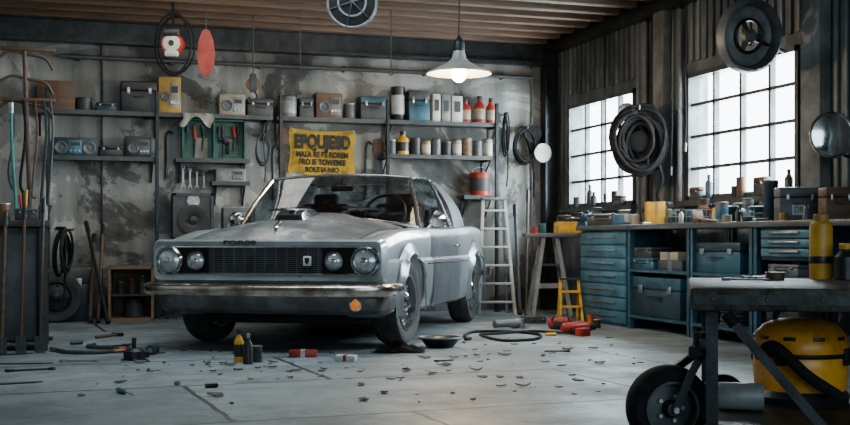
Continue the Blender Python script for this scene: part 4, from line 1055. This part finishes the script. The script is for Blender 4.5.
for i, (x, mt, rr) in enumerate(((.30, BROWN, .014), (.43, IRON, .012), (.56, DGREY, .012))):
    o = T('long_tool', 'long worn handle leaning on the front of the bench', 'tool handle', (BCX+x, BCY-.46, .012))
    obj('shaft', M().cyl((0, 0, 0), (.02, .11, .9+.05*i), rr, rr, 10), mt, o)
    obj('end_grip', M().cyl((.02, .11, .9+.05*i), (.022, .12, 1.0+.05*i), rr*1.5, rr*1.3, 10), BLACK, o)
    obj('blade', M().box((0, 0, .05), (.07, .012, .12), rot=(R(-7), 0, 0)), DARK, o)
p = at(27, 350, 9.3); p.z = 0
o = T('tool_stand', 'rusty iron stand with curved arms and hanging hooks', 'stand', p)
zt = EYE+(HZ-48)/F*9.3
obj('pole', M().tube(smooth([(0, 0, 0), (.02, 0, 1), (0, 0, 1.7), (-.02, 0, zt)], 6), .018, 8), IRON, o)
obj('base', M().lathe([(.2, 0), (.2, .02), (.05, .05), (.02, .08)], seg=24), DARK, o)
for k in range(3):
    z = zt-.05-.2*k
    obj('arm', M().tube(smooth([(-.22, 0, z-.04), (-.12, 0, z+.02), (0, 0, z), (.14, 0, z-.03), (.2, 0, z-.12)], 5), .013, 8), IRON, o)
for z in (zt-.01, zt-.42): obj('crossbar', M().box((.01, 0, z), (.42, .045, .03), bev=.006), IRON, o)
for i, x in enumerate((-.12, -.03, .06, .13, .18)):
    obj('hanging_strap', M().tube(smooth([(x, -.02, zt-.42), (x+.02, -.03, zt-.7), (x-.02, -.03, zt-1.0-.08*i), (x+.01, -.03, zt-1.15-.03*i)], 5), .009+.003*(i % 2), 6), (BLACK, RUB, IRON, BLACK, DGREY)[i], o)
a = at(11, 120, 8.75)
o = T('air_hose', 'teal air hose hanging down onto the worn bench', 'hose', (a.x, a.y, .955))
obj('hose', M().tube(smooth([(0, 0, .82), (.01, 0, .5), (.03, 0, .2), (.04, -.02, .016), (.09, -.08, .016)], 6), .012, 8), TEAL, o)
obj('coupling', M().cyl((0, 0, .82), (0, 0, .90), .02), STEEL, o)
a = at(53, 250, 8.4)
o = T('grey_hose', 'grey rubber hose lying over the floor beside the bench', 'hose', (a.x, a.y, 0))
obj('hose', M().tube(smooth([(.03, -.1, .016), (.12, -.3, .016), (.35, -.35, .016), (.45, -.1, .016), (.25, .1, .016), (.3, .25, .016)], 6), .014, 8), DGREY, o)
obj('nozzle', M().cyl((.03, -.1, .016), (-.01, -.02, .016), .012, .018), STEEL, o)
q = Vector((bx1-.16, BCY, .955))
can('paint_can', 'rusty paint can on the worn bench', 'can', q+Vector((-.16, 0, 0)), .06, .13, IRON)
bottle('oil_bottle', 'grey plastic oil bottle on the worn bench', 'bottle', q+Vector((.13, .18, 0)), .035, .18, GREY)
case('small_case', 'small dark case on the worn bench', 'case', q+Vector((.02, -.08, 0)), .16, .14, .09, DGREY)
o = T('tool_cup', 'steel cup holding screwdrivers on the worn bench', 'tool cup', q+Vector((-.0, .16, 0)))
obj('cup', M().lathe([(.035, 0), (.04, .1), (.036, .1), (.03, .01), (.002, .01)], seg=18), DARK, o)
for i in range(4): obj('tool_handle', M().cyl((.01*i-.015, 0, .02), (.025*i-.04, .01*i, .2+.02*i), .008, .012, 8), (RED, BLACK, YEL, BLACK)[i], o)
p = Vector((bx1+.07, BCY+.1, .72)); coil('cable_coil', 'dark cable coil hanging on the side of the worn bench', p, .09, .18, 5, .010, RUB, (0, 0, R(60)), 'cable', tail=[(.03, -.05, -.3), (.02, -.03, -.45)], spread=.2, back=.02)

# ------------------------------------------------------------------ floor items
def fl(px, py):
    p = on_z(px, py); p.z = 0; return p
bottle('oil_bottle', 'small yellow oil bottle standing on the concrete floor', 'bottle', fl(239, 362), .032, .22, YEL, BLACK, BLACK)
bottle('oil_bottle', 'small black oil bottle standing on the concrete floor', 'bottle', fl(248, 364), .032, .20, BLACK, STEEL)
can('grease_can', 'small dark grease can standing on the floor', 'can', fl(257, 362), .035, .11, DGREY)
carton('parts_carton', 'small red and white parts carton on the floor', 'carton', fl(303, 357), .19, .07, .05, RED, rz=R(-15), tape=WHITE)
carton('parts_carton', 'small white parts carton lying on the floor', 'carton', fl(346, 361), .14, .07, .04, WHITE, rz=R(-30), tape=RED)
p = fl(400, 352)
m = M().sheet(lambda u, v: Vector(((u-.5)*.36, (v-.5)*.2, .012+.05*abs(math.sin(u*7+v*3))*math.sin(math.pi*u)*math.sin(math.pi*v)+.03*math.sin(v*8+u*2)**2*math.sin(math.pi*u)*math.sin(math.pi*v))), 26, 20, .008)
obj('rag', m, RUB, loc=p, rot=(0, 0, R(-15)), label='crumpled black rag on the floor by the front wheel', cat='rag')
p = fl(440, 347)
o = T('drain_pan', 'round dark metal drain pan on the floor', 'pan', p)
obj('pan', M().lathe([(.10, 0), (.155, .07), (.165, .075), (.15, .07), (.095, .01), (.002, .01)], seg=32), DARK, o)
obj('rim', M().tor((0, 0, .073), .16, .007, 'Z', 32, 6), GREY, o)
o = T('floor_cable', 'black cable looping across the concrete floor', 'cable', fl(500, 337))
obj('cable', M().tube(smooth([(-.35, -.22, .013), (-.28, .1, .013), (-.05, .45, .013), (.25, .35, .013), (.35, .0, .013), (.15, -.4, .013), (-.15, -.45, .013), (-.25, -.2, .04), (.0, .1, .02), (.4, .25, .02), (.62, .05, .013), (.85, .12, .013)], 8), .012, 8), RUB, o)
obj('plug', M().box((-.37, -.24, .016), (.07, .035, .03), rot=(0, 0, .6), bev=.006), BLACK, o)
p = fl(508, 329)
o = T('angle_grinder', 'grey angle grinder lying on the floor with its cable', 'grinder', p, R(15))
obj('grinder_body', M().lathe([(.02, -.16), (.035, -.15), (.035, 0), (.045, .05), (.04, .12), (.03, .13)], c=(0, 0, .05), ax='X', seg=18), GREY, o)
obj('grinder_disc', M().cyl((.15, 0, .015), (.15, 0, .02), .08, .08, 28), DARK, o)
obj('grinder_head', M().cyl((.14, 0, .02), (.14, 0, .09), .04, .035), STEEL, o)
o = T('red_drill', 'red and black cordless drill lying on the floor', 'drill', fl(578, 334), R(8))
obj('drill_body', M().lathe([(.03, -.16), (.045, -.14), (.05, 0), (.045, .08), (.03, .1)], c=(0, 0, .055), ax='X', seg=18), RED, o)
obj('chuck', M().lathe([(.03, .1), (.032, .12), (.025, .17), (.006, .2)], c=(0, 0, .055), ax='X', seg=16), BLACK, o)
obj('grip', M().box((-.06, -.11, .03), (.06, .17, .05), rot=(0, 0, .2), bev=.015), BLACK, o)
obj('battery', M().box((-.08, -.2, .035), (.12, .07, .07), rot=(0, 0, .2), bev=.01), RED, o)
o = T('tool_bag', 'orange-red tool bag lying open on the floor', 'bag', fl(560, 329), R(-20))
obj('bag_body', M().box((0, 0, .05), (.22, .14, .1), bev=.035, seg=3), RED, o)
obj('bag_strap', M().tube(smooth([(-.08, -.07, .08), (-.05, -.1, .12), (.05, -.1, .12), (.08, -.07, .08)], 5), .008, 6), BLACK, o)
obj('bag_pocket', M().box((0, -.075, .045), (.14, .02, .06), bev=.008), BLACK, o)
can('grease_can', 'tiny yellow-topped can beside the red drill', 'can', fl(597, 328), .035, .08, BLACK, YEL)
can('grease_can', 'tiny orange can beside the red drill', 'can', fl(590, 323), .03, .09, ORANGE, BLACK)
case('flat_box', 'flat grey box on the floor near the rear wheel', 'box', fl(533, 323), .22, .14, .06, DGREY, rz=R(10))
def screwdriver(px, py, L, mt, rz, label):
    o = T('screwdriver', label, 'screwdriver', fl(px, py)+Vector((0, 0, .014)), rz)
    obj('handle', M().lathe([(.006, 0), (.014, .005), (.014, L*.4), (.009, L*.45)], ax='X', seg=12), mt, o)
    obj('shaft', M().cyl((L*.44, 0, 0), (L, 0, 0), .004, .003, 8), STEEL, o)
screwdriver(118, 392, .26, TEAL, R(-75), 'teal-handled screwdriver lying on the floor')
screwdriver(118, 352, .24, RED, R(30), 'red-handled screwdriver among tools on the floor')
screwdriver(205, 388, .16, BLACK, R(5), 'small black screwdriver on the floor')
screwdriver(70, 345, .22, BLACK, R(15), 'black screwdriver lying on the floor by the bench')
screwdriver(545, 336, .22, YEL, R(-10), 'yellow-handled screwdriver on the floor near the cable')
wrench(fl(100, 348)+Vector((0, 0, .007)), .26, DARK, (0, 0, R(-60)), 'dark steel wrench lying on the floor')
wrench(fl(60, 362)+Vector((0, 0, .007)), .26, STEEL, (0, 0, R(-100)), 'steel wrench lying on the concrete floor')
wrench(fl(5, 372)+Vector((0, 0, .007)), .3, DARK, (0, 0, R(-80)), 'dark steel wrench lying near the bench')
wrench(fl(435, 362)+Vector((0, 0, .007)), .14, DARK, (0, 0, R(-80)), 'small dark wrench on the floor')
wrench(fl(570, 352)+Vector((0, 0, .007)), .18, DARK, (0, 0, R(70)), 'small dark wrench on the floor')
o = T('pliers', 'black pliers with yellow grips lying on the floor', 'pliers', fl(133, 352)+Vector((0, 0, .012)), R(20))
for s in (-1, 1):
    obj('plier_handle', M().tube(smooth([(0, 0, 0), (-.05, .02*s, 0), (-.12, .03*s, 0), (-.17, .02*s, 0)], 4), .009, 8), YEL if s > 0 else BLACK, o)
    obj('plier_jaw', M().prism([(0, 0), (.02, .02*s), (.07, .006*s), (.07, 0)], -.006, .006, 'Z'), STEEL, o)
o = T('motor_part', 'small dark greasy motor part on the floor', 'engine part', fl(134, 360), R(30))
obj('housing', M().lathe([(.05, 0), (.07, .01), (.07, .06), (.045, .08), (.02, .08)], seg=20), DARK, o)
obj('shaft', M().cyl((0, 0, .07), (.0, .0, .15), .015).box((.07, 0, .03), (.08, .05, .04), bev=.006), DARK, o)
o = T('oil_filter', 'dark green-capped oil filter lying on the floor', 'oil filter', fl(150, 355)+Vector((0, 0, .035)), R(60))
obj('filter_body', M().lathe([(.03, 0), (.035, .004), (.035, .08), (.025, .09)], ax='X', seg=18), NAVY, o)
obj('thread_end', M().cyl((-.008, 0, 0), (0, 0, 0), .02), STEEL, o)
o = T('hammer', 'wood-handled hammer lying on the floor', 'hammer', fl(96, 339)+Vector((0, 0, .016)), R(50))
obj('handle', M().cyl((0, 0, 0), (.28, 0, 0), .014, .011, 10), BROWN, o); obj('head', M().box((.28, 0, 0), (.03, .11, .03), bev=.006), DARK, o)
for i, (px, py, r) in enumerate(((10, 384, 10), (24, 364, -8), (8, 355, 20))):
    o = T('knife_blade', 'dark flat steel blade lying on the floor', 'blade', fl(px, py), R(r), 'steel blades on the floor')
    obj('blade', M().prism([(-.16, -.02), (.12, -.025), (.18, .01), (-.16, .025)], 0, .006, 'Z'), DARK, o)
    obj('tang', M().prism([(-.22, -.008), (-.16, -.012), (-.16, .012), (-.22, .01)], 0, .005, 'Z'), IRON, o)
DEB = [mat('scrap_dark', (.03, .028, .025), .8, 0), mat('scrap_brown', (.07, .045, .03), .8, 0), mat('scrap_grey', (.08, .08, .078), .8, 0)]
random.seed(11)
zones = [(60, 420, 360, 405), (420, 660, 335, 365), (100, 300, 345, 372), (380, 620, 345, 400), (200, 480, 350, 372)]
meshes = []
for k in range(6):
    m = M(); n = 7; pl = []
    for i in range(n):
        a = 2*math.pi*i/n; rr = random.uniform(.45, 1.)
        pl.append((rr*.038*math.cos(a), rr*.016*math.sin(a)))
    m.prism(pl, 0, .004, 'Z')
    for v in m.bm.verts: v.co.z += 9*v.co.x**2+6*abs(v.co.y)**1.7
    o = obj('debris_scrap', m, DEB[k % 3], loc=fl(150+k*70, 372+3*(k % 3)), rot=(0, 0, k), label='small flake of dry scrap on the concrete floor', cat='scrap', group='scraps scattered on the floor')
    meshes.append(o)
for i in range(150):
    z = zones[i % 5]; px, py = random.uniform(z[0], z[1]), random.uniform(z[2], z[3])
    c = meshes[i % 6].copy(); COL.objects.link(c); c.location = fl(px, py); c.rotation_euler = (0, 0, random.uniform(0, 6.28))
    s = random.uniform(.35, 1.1)**1.4*1.5; c.scale = (s, s*random.uniform(.6, 1.3), s)

# ------------------------------------------------------------------ foreground cart
c0 = at(690, 288, 4.2); ang = R(-30)
o = T('work_cart', 'heavy worn metal work cart with thick top and rubber wheel', 'cart', (c0.x, c0.y, 0), ang)
TOPZ = .636; CW, CD = 1.5, 1.15; TK = .085
CTOP = mat('cart_top_metal', (.065, .058, .05), .55, .1, col2=(.018, .014, .012), scale=6, bump=.4, lo=.4, hi=.6, spec=.3)
obj('cart_top', M().bx(0, CW, 0, CD, TOPZ-TK, TOPZ, bev=.012), CTOP, o)
obj('top_edge_strip', M().bx(.01, CW-.01, -.006, .004, TOPZ-.06, TOPZ-.025), DARK, o)
for i in range(8): obj('edge_rivet', M().sph((.08+.19*i, -.006, TOPZ-.042), .009, (1, .5, 1), 8), IRON, o)
for x in (.08, CW-.08):
    for yy in (.10, CD-.10):
        obj('leg', M().bx(x-.022, x+.022, yy-.022, yy+.022, .12, TOPZ-TK), DARK, o)
obj('lower_shelf', M().bx(.05, CW-.05, .06, CD-.06, .105, .13), DARK, o)
obj('brace', bar(M(), (.16, .04, .50), (.48, .04, .12), .035, .02), DARK, o)
obj('foot_lever', M().cyl((.48, .04, .12), (.56, .03, .10), .02), RUB, o)
obj('lever_cap', M().cyl((.16, .04, .50), (.13, .04, .54), .022), RUB, o)
def castor(x, y, r, rz=-68):
    e = bpy.data.objects.new('cart_wheel', None); COL.objects.link(e); e.parent = o; e.location = (x, y, r); e.rotation_euler = (0, 0, R(rz))
    hw = r*.34
    obj('tire', M().lathe([(r*.6, -hw*.8), (r*.72, -hw*.95), (r*.87, -hw), (r*.96, -hw*.75), (r, -hw*.2), (r, hw*.2), (r*.96, hw*.75), (r*.87, hw), (r*.72, hw*.95), (r*.6, hw*.8)], ax='X', seg=48, loop=True), RUB, e)
    hb = obj('hub', M().lathe([(r*.62, -hw*.7), (r*.64, -hw*.9), (r*.58, -hw*.9), (r*.54, -hw*.3), (r*.54, hw*.3), (r*.58, hw*.9), (r*.64, hw*.9), (r*.62, hw*.7)], ax='X', seg=32, loop=True).lathe([(r*.56, -hw*.15), (r*.56, hw*.15), (r*.1, hw*.3), (r*.1, -hw*.3)], ax='X', seg=28), DGREY, e)
    for i in range(5):
        a = 2*math.pi*i/5
        obj('hub_bolt', M().cyl((-hw*.5, r*.3*math.cos(a), r*.3*math.sin(a)), (hw*.5, r*.3*math.cos(a), r*.3*math.sin(a)), r*.05, seg=8), STEEL, hb)
    obj('hub_cap', M().lathe([(r*.18, -hw*1.1), (r*.2, -hw*.2), (r*.2, hw*.9), (r*.16, hw*1.15), (.003, hw*1.2)], ax='X', seg=20), DARK, hb)
    return e
castor(-.08, .22, .165)
castor(CW-.1, .2, .105); castor(CW-.1, CD-.2, .105); castor(.15, CD-.15, .105)
ax_ = Vector((math.cos(R(-68)), math.sin(R(-68)), 0))
wc = Vector((-.08, .22, .165))
for s in (-1, 1):
    q = wc+ax_*s*.078
    obj('wheel_fork', bar(bar(M(), q, q+Vector((.06, -.0, .15)), .03, .012), q+Vector((.06, 0, .145)), Vector((.03, .20, .37))+ax_*s*.03, .03, .012), DARK, o)
obj('fork_axle', M().cyl(wc-ax_*.088, wc+ax_*.088, .012), STEEL, o)
obj('fork_bracket', M().box((.04, .19, .385), (.09, .09, .05), bev=.01).cyl((.04, .19, .40), (.04, .19, .46), .028).box((.06, .14, .42), (.05, .12, .04), bev=.006), DARK, o)
def cartpt(px, py, z):
    p = on_z(px, py, z); p.z = z; return p
p = cartpt(821, 279, TOPZ)
o2 = T('oil_canister', 'tall yellow canister with black band on the cart', 'canister', p, 0)
r = .05
obj('canister_body', M().lathe([(r*.96, 0), (r, .01), (r, .225), (r*.93, .245), (r*.6, .26), (r*.6, .27)], seg=28), YEL, o2)
obj('band', M().lathe([(r*1.01, .07), (r*1.02, .072), (r*1.02, .10), (r*1.01, .102)], seg=28), BLACK, o2)
obj('cap', M().lathe([(r*.66, .255), (r*.66, .285), (r*.5, .29), (.002, .29)], seg=20), YELD, o2)
p = cartpt(846, 280, TOPZ); bottle('oil_bottle', 'black bottle with yellow cap standing on the cart', 'bottle', p, .05, .16, BLACK, YEL, neck=.5)
p = cartpt(748, 279.5, TOPZ); wrench(p+Vector((0, 0, .008)), .3, DARK, (0, 0, R(-60)), 'dark wrench lying on the cart top')
p = cartpt(722, 281, TOPZ); wrench(p+Vector((0, 0, .008)), .2, DARK, (0, 0, R(-130)), 'small dark wrench lying on the cart top')
p = cartpt(775, 280, TOPZ); can('grease_can', 'small flat dark can on the cart top', 'can', p, .04, .035, IRON, DARK)
vc = at(800, 380, 4.85); vc.z = .13
o = T('shop_vacuum', 'orange-yellow rounded shop vacuum with black fittings on the cart', 'vacuum cleaner', vc, ang)
obj('drum', M().lathe([(.15, 0), (.175, .02), (.187, .08), (.192, .15), (.19, .19), (.185, .2)], seg=40), YOR, o)
obj('motor_head', M().lathe([(.19, .2), (.197, .22), (.195, .25), (.182, .29), (.15, .325), (.10, .345), (.05, .352), (.002, .354)], seg=40), YOR, o)
for i in range(10):
    a = 2*math.pi*i/10; obj('vent_slot', M().box((.183*math.cos(a), .183*math.sin(a), .275), (.014, .05, .016), rot=(0, 0, a), bev=.003), BLACK, o)
obj('seal_ring', M().tor((0, 0, .205), .188, .012, 'Z', 36, 8), BLACK, o)
for i in range(4):
    a = 2*math.pi*i/4-.5; obj('clamp_latch', M().box((.2*math.cos(a), .2*math.sin(a), .2), (.02, .05, .07), rot=(0, 0, a), bev=.005), BLACK, o)
obj('base_ring', M().lathe([(.16, 0), (.19, 0), (.2, .03), (.18, .06), (.17, .05)], seg=36), BLACK, o)
obj('carry_handle', M().tube(smooth([(-.1, 0, .33), (-.08, 0, .385), (.08, 0, .385), (.1, 0, .33)], 5), .014, 8), BLACK, o)
obj('vacuum_hose', M().tube(smooth([(-.17, -.1, .2), (-.12, -.24, .25), (.0, -.26, .14), (.12, -.24, .06)], 6), .024, 10), RUB, o)
p = at(740, 412, 4.6); p.z = .13+.055
o = T('paper_roll', 'grey rolled paper cylinder lying on the cart shelf', 'roll', p, ang)
obj('roll', M().lathe([(.02, -.09), (.05, -.09), (.055, -.08), (.055, .08), (.05, .09), (.02, .09)], ax='X', seg=24), LGREY, o)
obj('core', M().cyl((-.092, 0, 0), (.092, 0, 0), .02), CARD, o)

# ------------------------------------------------------------------ light, world, camera
def area(name, loc, rot, sx, sy, power, col):
    l = bpy.data.lights.new(name, 'AREA'); l.shape = 'RECTANGLE'; l.size = sx; l.size_y = sy; l.energy = power; l.color = col
    o = bpy.data.objects.new(name, l); COL.objects.link(o); o.location = loc; o.rotation_euler = rot
    return o
for k, (a, b_) in enumerate((W1, W2)):
    area('window_daylight', (XR+.35, (a+b_)/2, (ZB+ZT)/2+.1), (0, R(90), 0), ZT-ZB+.5, b_-a+.5, 520, (.84, .96, 1.0))
area('camera_side_fill', (1.8, -2.5, 1.9), (R(90), 0, 0), 5.5, 2.4, 175, (.66, .90, 1.0))  # added fill from behind the camera; the room has no doorway there
area('ceiling_fill', (1.4, 7.9, ZC-.05), (0, 0, 0), 2.2, 1.6, 120, (.80, .95, 1.0))  # fill added overhead for the hood highlights; the ceiling has no opening
area('ceiling_fill', (1.6, 10.6, ZC-.2), (R(20), 0, 0), 3.4, .5, 22, (1, .93, .82))  # warm fill under the closed ceiling, tilted toward the back wall
l = bpy.data.lights.new('bulb_light', 'POINT'); l.energy = 110; l.color = (1, .72, .42); l.shadow_soft_size = .05
lo = bpy.data.objects.new('bulb_light', l); COL.objects.link(lo); lo.location = at(459, 74, LD)+Vector((0, 0, -.11))
wd = bpy.data.worlds.new('world'); scene.world = wd; wd.use_nodes = True
bg = wd.node_tree.nodes['Background']; bg.inputs[0].default_value = (.86, .96, 1, 1); bg.inputs[1].default_value = 12.0

cam = bpy.data.cameras.new('camera'); co = bpy.data.objects.new('camera', cam); COL.objects.link(co)
co.location = (0, 0, EYE); co.rotation_euler = (R(90), 0, -TH)
cam.sensor_width = 36; cam.lens = 36*F/850; cam.shift_y = (HZ-212.5)/850
cam.clip_start = .05
scene.camera = co
